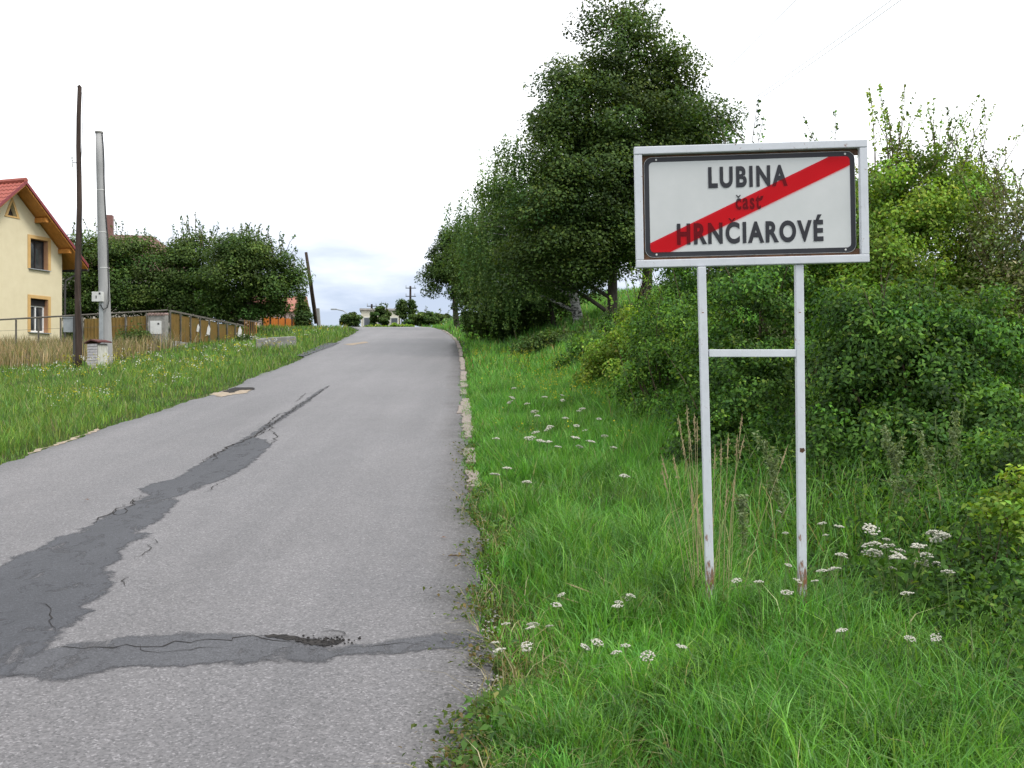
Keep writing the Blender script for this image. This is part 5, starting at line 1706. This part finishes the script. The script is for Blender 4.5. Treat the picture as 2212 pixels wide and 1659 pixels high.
for x, y in near: yarrow(x, y, random.uniform(.22, .34), random.uniform(.45, .75), 'white yarrow head in the long grass between road edge and sign', 'yarrow near the road edge')
for x, y in midf: yarrow(x, y, random.uniform(.28, .42), random.uniform(.7, 1.15), 'white yarrow head in the verge further up the road', 'yarrow further up the verge')
for x, y in right_: yarrow(x, y, random.uniform(.38, .6), random.uniform(.45, .75), 'white yarrow head growing among weeds around the sign posts', 'yarrow around the sign posts')


def umbel_plant():
    heads = [(1890, 1186), (1915, 1172), (1935, 1182), (1952, 1190), (1925, 1198), (1942, 1208), (1968, 1176), (1985, 1166), (2002, 1160), (1900, 1200), (1958, 1218), (1985, 1216), (2005, 1222), (1978, 1192), (1876, 1150), (1868, 1158), (2018, 1172), (1948, 1196)]
    X, Y = PR(1940, 1330, .1)
    root = empty('white_umbel_plant', (X, Y, G(X, Y)), 'large cluster of creamy white flower heads right of the sign posts', 'flower')
    o0 = Vector(root.location)
    hd = [a for a, _ in YM]
    mb = MB()
    for x, y in heads:
        p = P(x + random.gauss(0, 14), y + random.gauss(0, 12), Y + random.uniform(-.2, .2)) - o0
        o = link('flower_head', random.choice(hd), None, root); o.location = p; s_ = random.uniform(.5, 1.25); o.scale = (s_, s_, s_)
        o.rotation_euler = (random.gauss(.2, .25), random.gauss(0, .25), random.uniform(0, 6))
        mb.tube([Vector((p.x * .2, p.y * .2, -.05)), Vector((p.x * .5, p.y * .5, p.z * .6)), p - Vector((0, 0, .01))], [.004, .003, .0015], 5, False)
    mb.build('stems', M['stem'], root)
    n = 420
    C = np.stack([rng.normal(0, .11, n), rng.normal(0, .08, n), rng.uniform(.05, .45, n)], 1)
    L = rng.uniform(.03, .07, n)
    me = np_mesh('leaves', leaf_arrays(C, rng.normal(size=(n, 3)) + np.array([0, -.4, .8]), L, L * .45), [np.arange(4 * n).reshape(-1, 4)], pick_cols(n, HEDGE, None))
    link('leaves', me, M['leaf'], root)


umbel_plant()


def mugwort(xb, yb, xt, yt, Y, label, nleaf=520, spread=.1):
    b = P(xb, yb, Y); t = P(xt, yt, Y); gz = G(b.x, Y)
    root = empty('mugwort', (b.x, Y, gz), label, 'weed')
    o0 = Vector(root.location)
    t = t - o0
    pts = [Vector((t.x * u * u, .04 * math.sin(u * 3), t.z * (u if u < .9 else u - .03 * (u - .9) * 10))) for u in np.linspace(0, 1, 9)]
    mb = MB().tube(pts, [.006 - .0045 * u for u in np.linspace(0, 1, 9)], 6, False)
    C, Nn = [], []
    for k in range(14):
        u = random.uniform(.25, .98); p = pts[min(7, int(u * 8))].lerp(pts[min(8, int(u * 8) + 1)], u * 8 % 1)
        L = spread * (1.35 - u) * random.uniform(.7, 1.4) + .03
        a = random.uniform(0, 6.28)
        e = p + Vector((math.cos(a) * L * .6, math.sin(a) * L * .6, L))
        mb.tube([p, p.lerp(e, .5) + Vector((math.cos(a), math.sin(a), 0)) * L * .12, e], [.0025, .0018, .001], 4, False)
        for _ in range(nleaf // 8):
            w = random.random()
            C.append(p.lerp(e, w) + Vector((random.gauss(0, .008), random.gauss(0, .008), random.gauss(0, .008))))
    for _ in range(nleaf // 2):
        u = random.uniform(.05, 1); i = min(7, int(u * 8)); p = pts[i].lerp(pts[i + 1], u * 8 % 1)
        C.append(p + Vector((random.gauss(0, .03 * (1.2 - u)), random.gauss(0, .03 * (1.2 - u)), random.gauss(0, .02))))
    mb.build('stem', M['stem'], root)
    C = np.array([tuple(c) for c in C]); n = len(C)
    L = rng.uniform(.016, .04, n)
    me = np_mesh('leaves', leaf_arrays(C, rng.normal(size=(n, 3)) + np.array([0, -.2, .3]), L, L * .32), [np.arange(4 * n).reshape(-1, 4)], pick_cols(n, [((.20, .26, .13), 4), ((.27, .33, .18), 3), ((.13, .19, .08), 3)], None))
    o = link('leaves', me, M['leaf'], root); o['kind'] = 'stuff'


mugwort(1700, 1150, 1632, 928, 6.6, 'grey green mugwort spike between the two sign posts')
mugwort(1960, 1180, 1912, 925, 6.2, 'tall grey green mugwort right of the sign posts', 700, .13)
mugwort(2035, 1170, 1975, 910, 6.4, 'thin upright weed stalk behind the white flower cluster', 260, .06)
mugwort(2075, 1150, 2060, 880, 6.5, 'tall pale weed stalk near the dark shrub', 320, .07)
mugwort(1610, 1200, 1602, 1075, 5.6, 'small yellow green spike between the posts', 200, .04)


def seed_grass(name, label, stalks, Y, mat, group=None):
    x0, y0 = stalks[0][0], stalks[0][1]
    b = P(x0, y0, Y); gz = G(b.x, Y)
    root = empty(name, (b.x, Y, gz), label, 'grass')
    if group: root['group'] = group
    o0 = Vector(root.location)
    mb = MB(); hb = MB()
    for xb, yb, xt, yt in stalks:
        Yk = Y + random.uniform(-.12, .12)
        p0 = P(xb, yb, Yk); p0.z = G(p0.x, Yk) - .02
        p1 = P(xt, yt, Yk)
        mid = p0.lerp(p1, .55) + Vector(((p0.x - p1.x) * .08, 0, .02))
        mb.tube([p0 - o0, mid - o0, p1 - o0], [.0015, .0012, .0008], 5, False)
        d = (p1 - mid).normalized()
        a = p1 - d * .10
        hb.tube([a - o0, a.lerp(p1, .3) - o0, a.lerp(p1, .7) - o0, p1 + d * .02 - o0], [.001, .0026, .0022, .0006], 5, False)
        for _ in range(16):
            q = a.lerp(p1, random.random()) - o0
            hb.box(q + Vector((random.gauss(0, .004), random.gauss(0, .004), 0)), (.0025, .0025, .009), Matrix.Rotation(random.gauss(0, .5), 3, 'Y'))
    mb.build('stalks', mat, root); hb.build('seed_heads', mat, root)['kind'] = 'stuff'


st = []
for k in range(17):
    xb = random.gauss(1530, 30); lean_ = random.gauss(0, 50) + (xb - 1530) * .8
    st.append((xb, 1371, xb + lean_ - 5, random.uniform(890, 1130)))
st += [(1505, 1371, 1484, 882), (1512, 1371, 1500, 900), (1560, 1371, 1573, 945), (1552, 1371, 1558, 960), (1580, 1371, 1700, 968), (1520, 1371, 1430, 990)]
seed_grass('dry_grass_tuft', 'tuft of tall straw coloured grass stalks around the left post', st, 4.9, M['straw'])
seed_grass('seeding_grass', 'single dry grass stalk leaning right of the right post', [(1950, 1400, 1985, 1190), (1930, 1400, 1945, 1300)], 4.9, M['straw'])
seed_grass('seeding_grass', 'green grass stalks with nodding heads beside the dark shrub', [(2050, 1260, 2085, 860), (2040, 1260, 2020, 900), (2060, 1260, 2040, 1010), (1870, 1200, 1862, 985), (1850, 1200, 1800, 1010), (1900, 1220, 1935, 1050)], 5.8, M['stem'])
seed_grass('seeding_grass', 'dry curved stalks low in the grass at the bottom right', [(1970, 1640, 1930, 1560), (2120, 1500, 2096, 1390), (2140, 1500, 2150, 1380), (1990, 1520, 2025, 1400), (2060, 1560, 2010, 1470)], 4.1, M['straw'])
seed_grass('seeding_grass', 'bent straw stalks lying over the grass left of the left post', [(1470, 1340, 1230, 1262), (1460, 1330, 1210, 1290), (1480, 1350, 1320, 1320)], 4.9, M['straw'])

# fallen bits on the road
brown = simple('dead_leaf', (0.10, 0.045, 0.02), (0.17, 0.08, 0.035), 20, .9, .1, .3, 60)
for x, y, lab in ((958, 1164, 'small brown dead leaf on the road near its right edge'), (187, 1082, 'small brown dead leaf on the left part of the road')):
    X, Y = PR(x, y)
    mb = MB().add([(-.02, 0, .004), (0, .013, .012), (.022, 0, .005), (0, -.014, .010)], [(0, 3, 1), (1, 3, 2)])
    tag(mb.build('fallen_leaf', brown, None, (X, Y, float(zr(Y)) + .004)), lab, 'leaf')
X, Y = PR(986, 1204)
tag(MB().tube([(-.05, 0, .01), (0, .01, .012), (.06, -.005, .01)], [.004, .005, .003], 6).build('fallen_twig', M['twig'], None, (X, Y, float(zr(Y)))), 'short brown twig lying at the right road edge', 'twig')
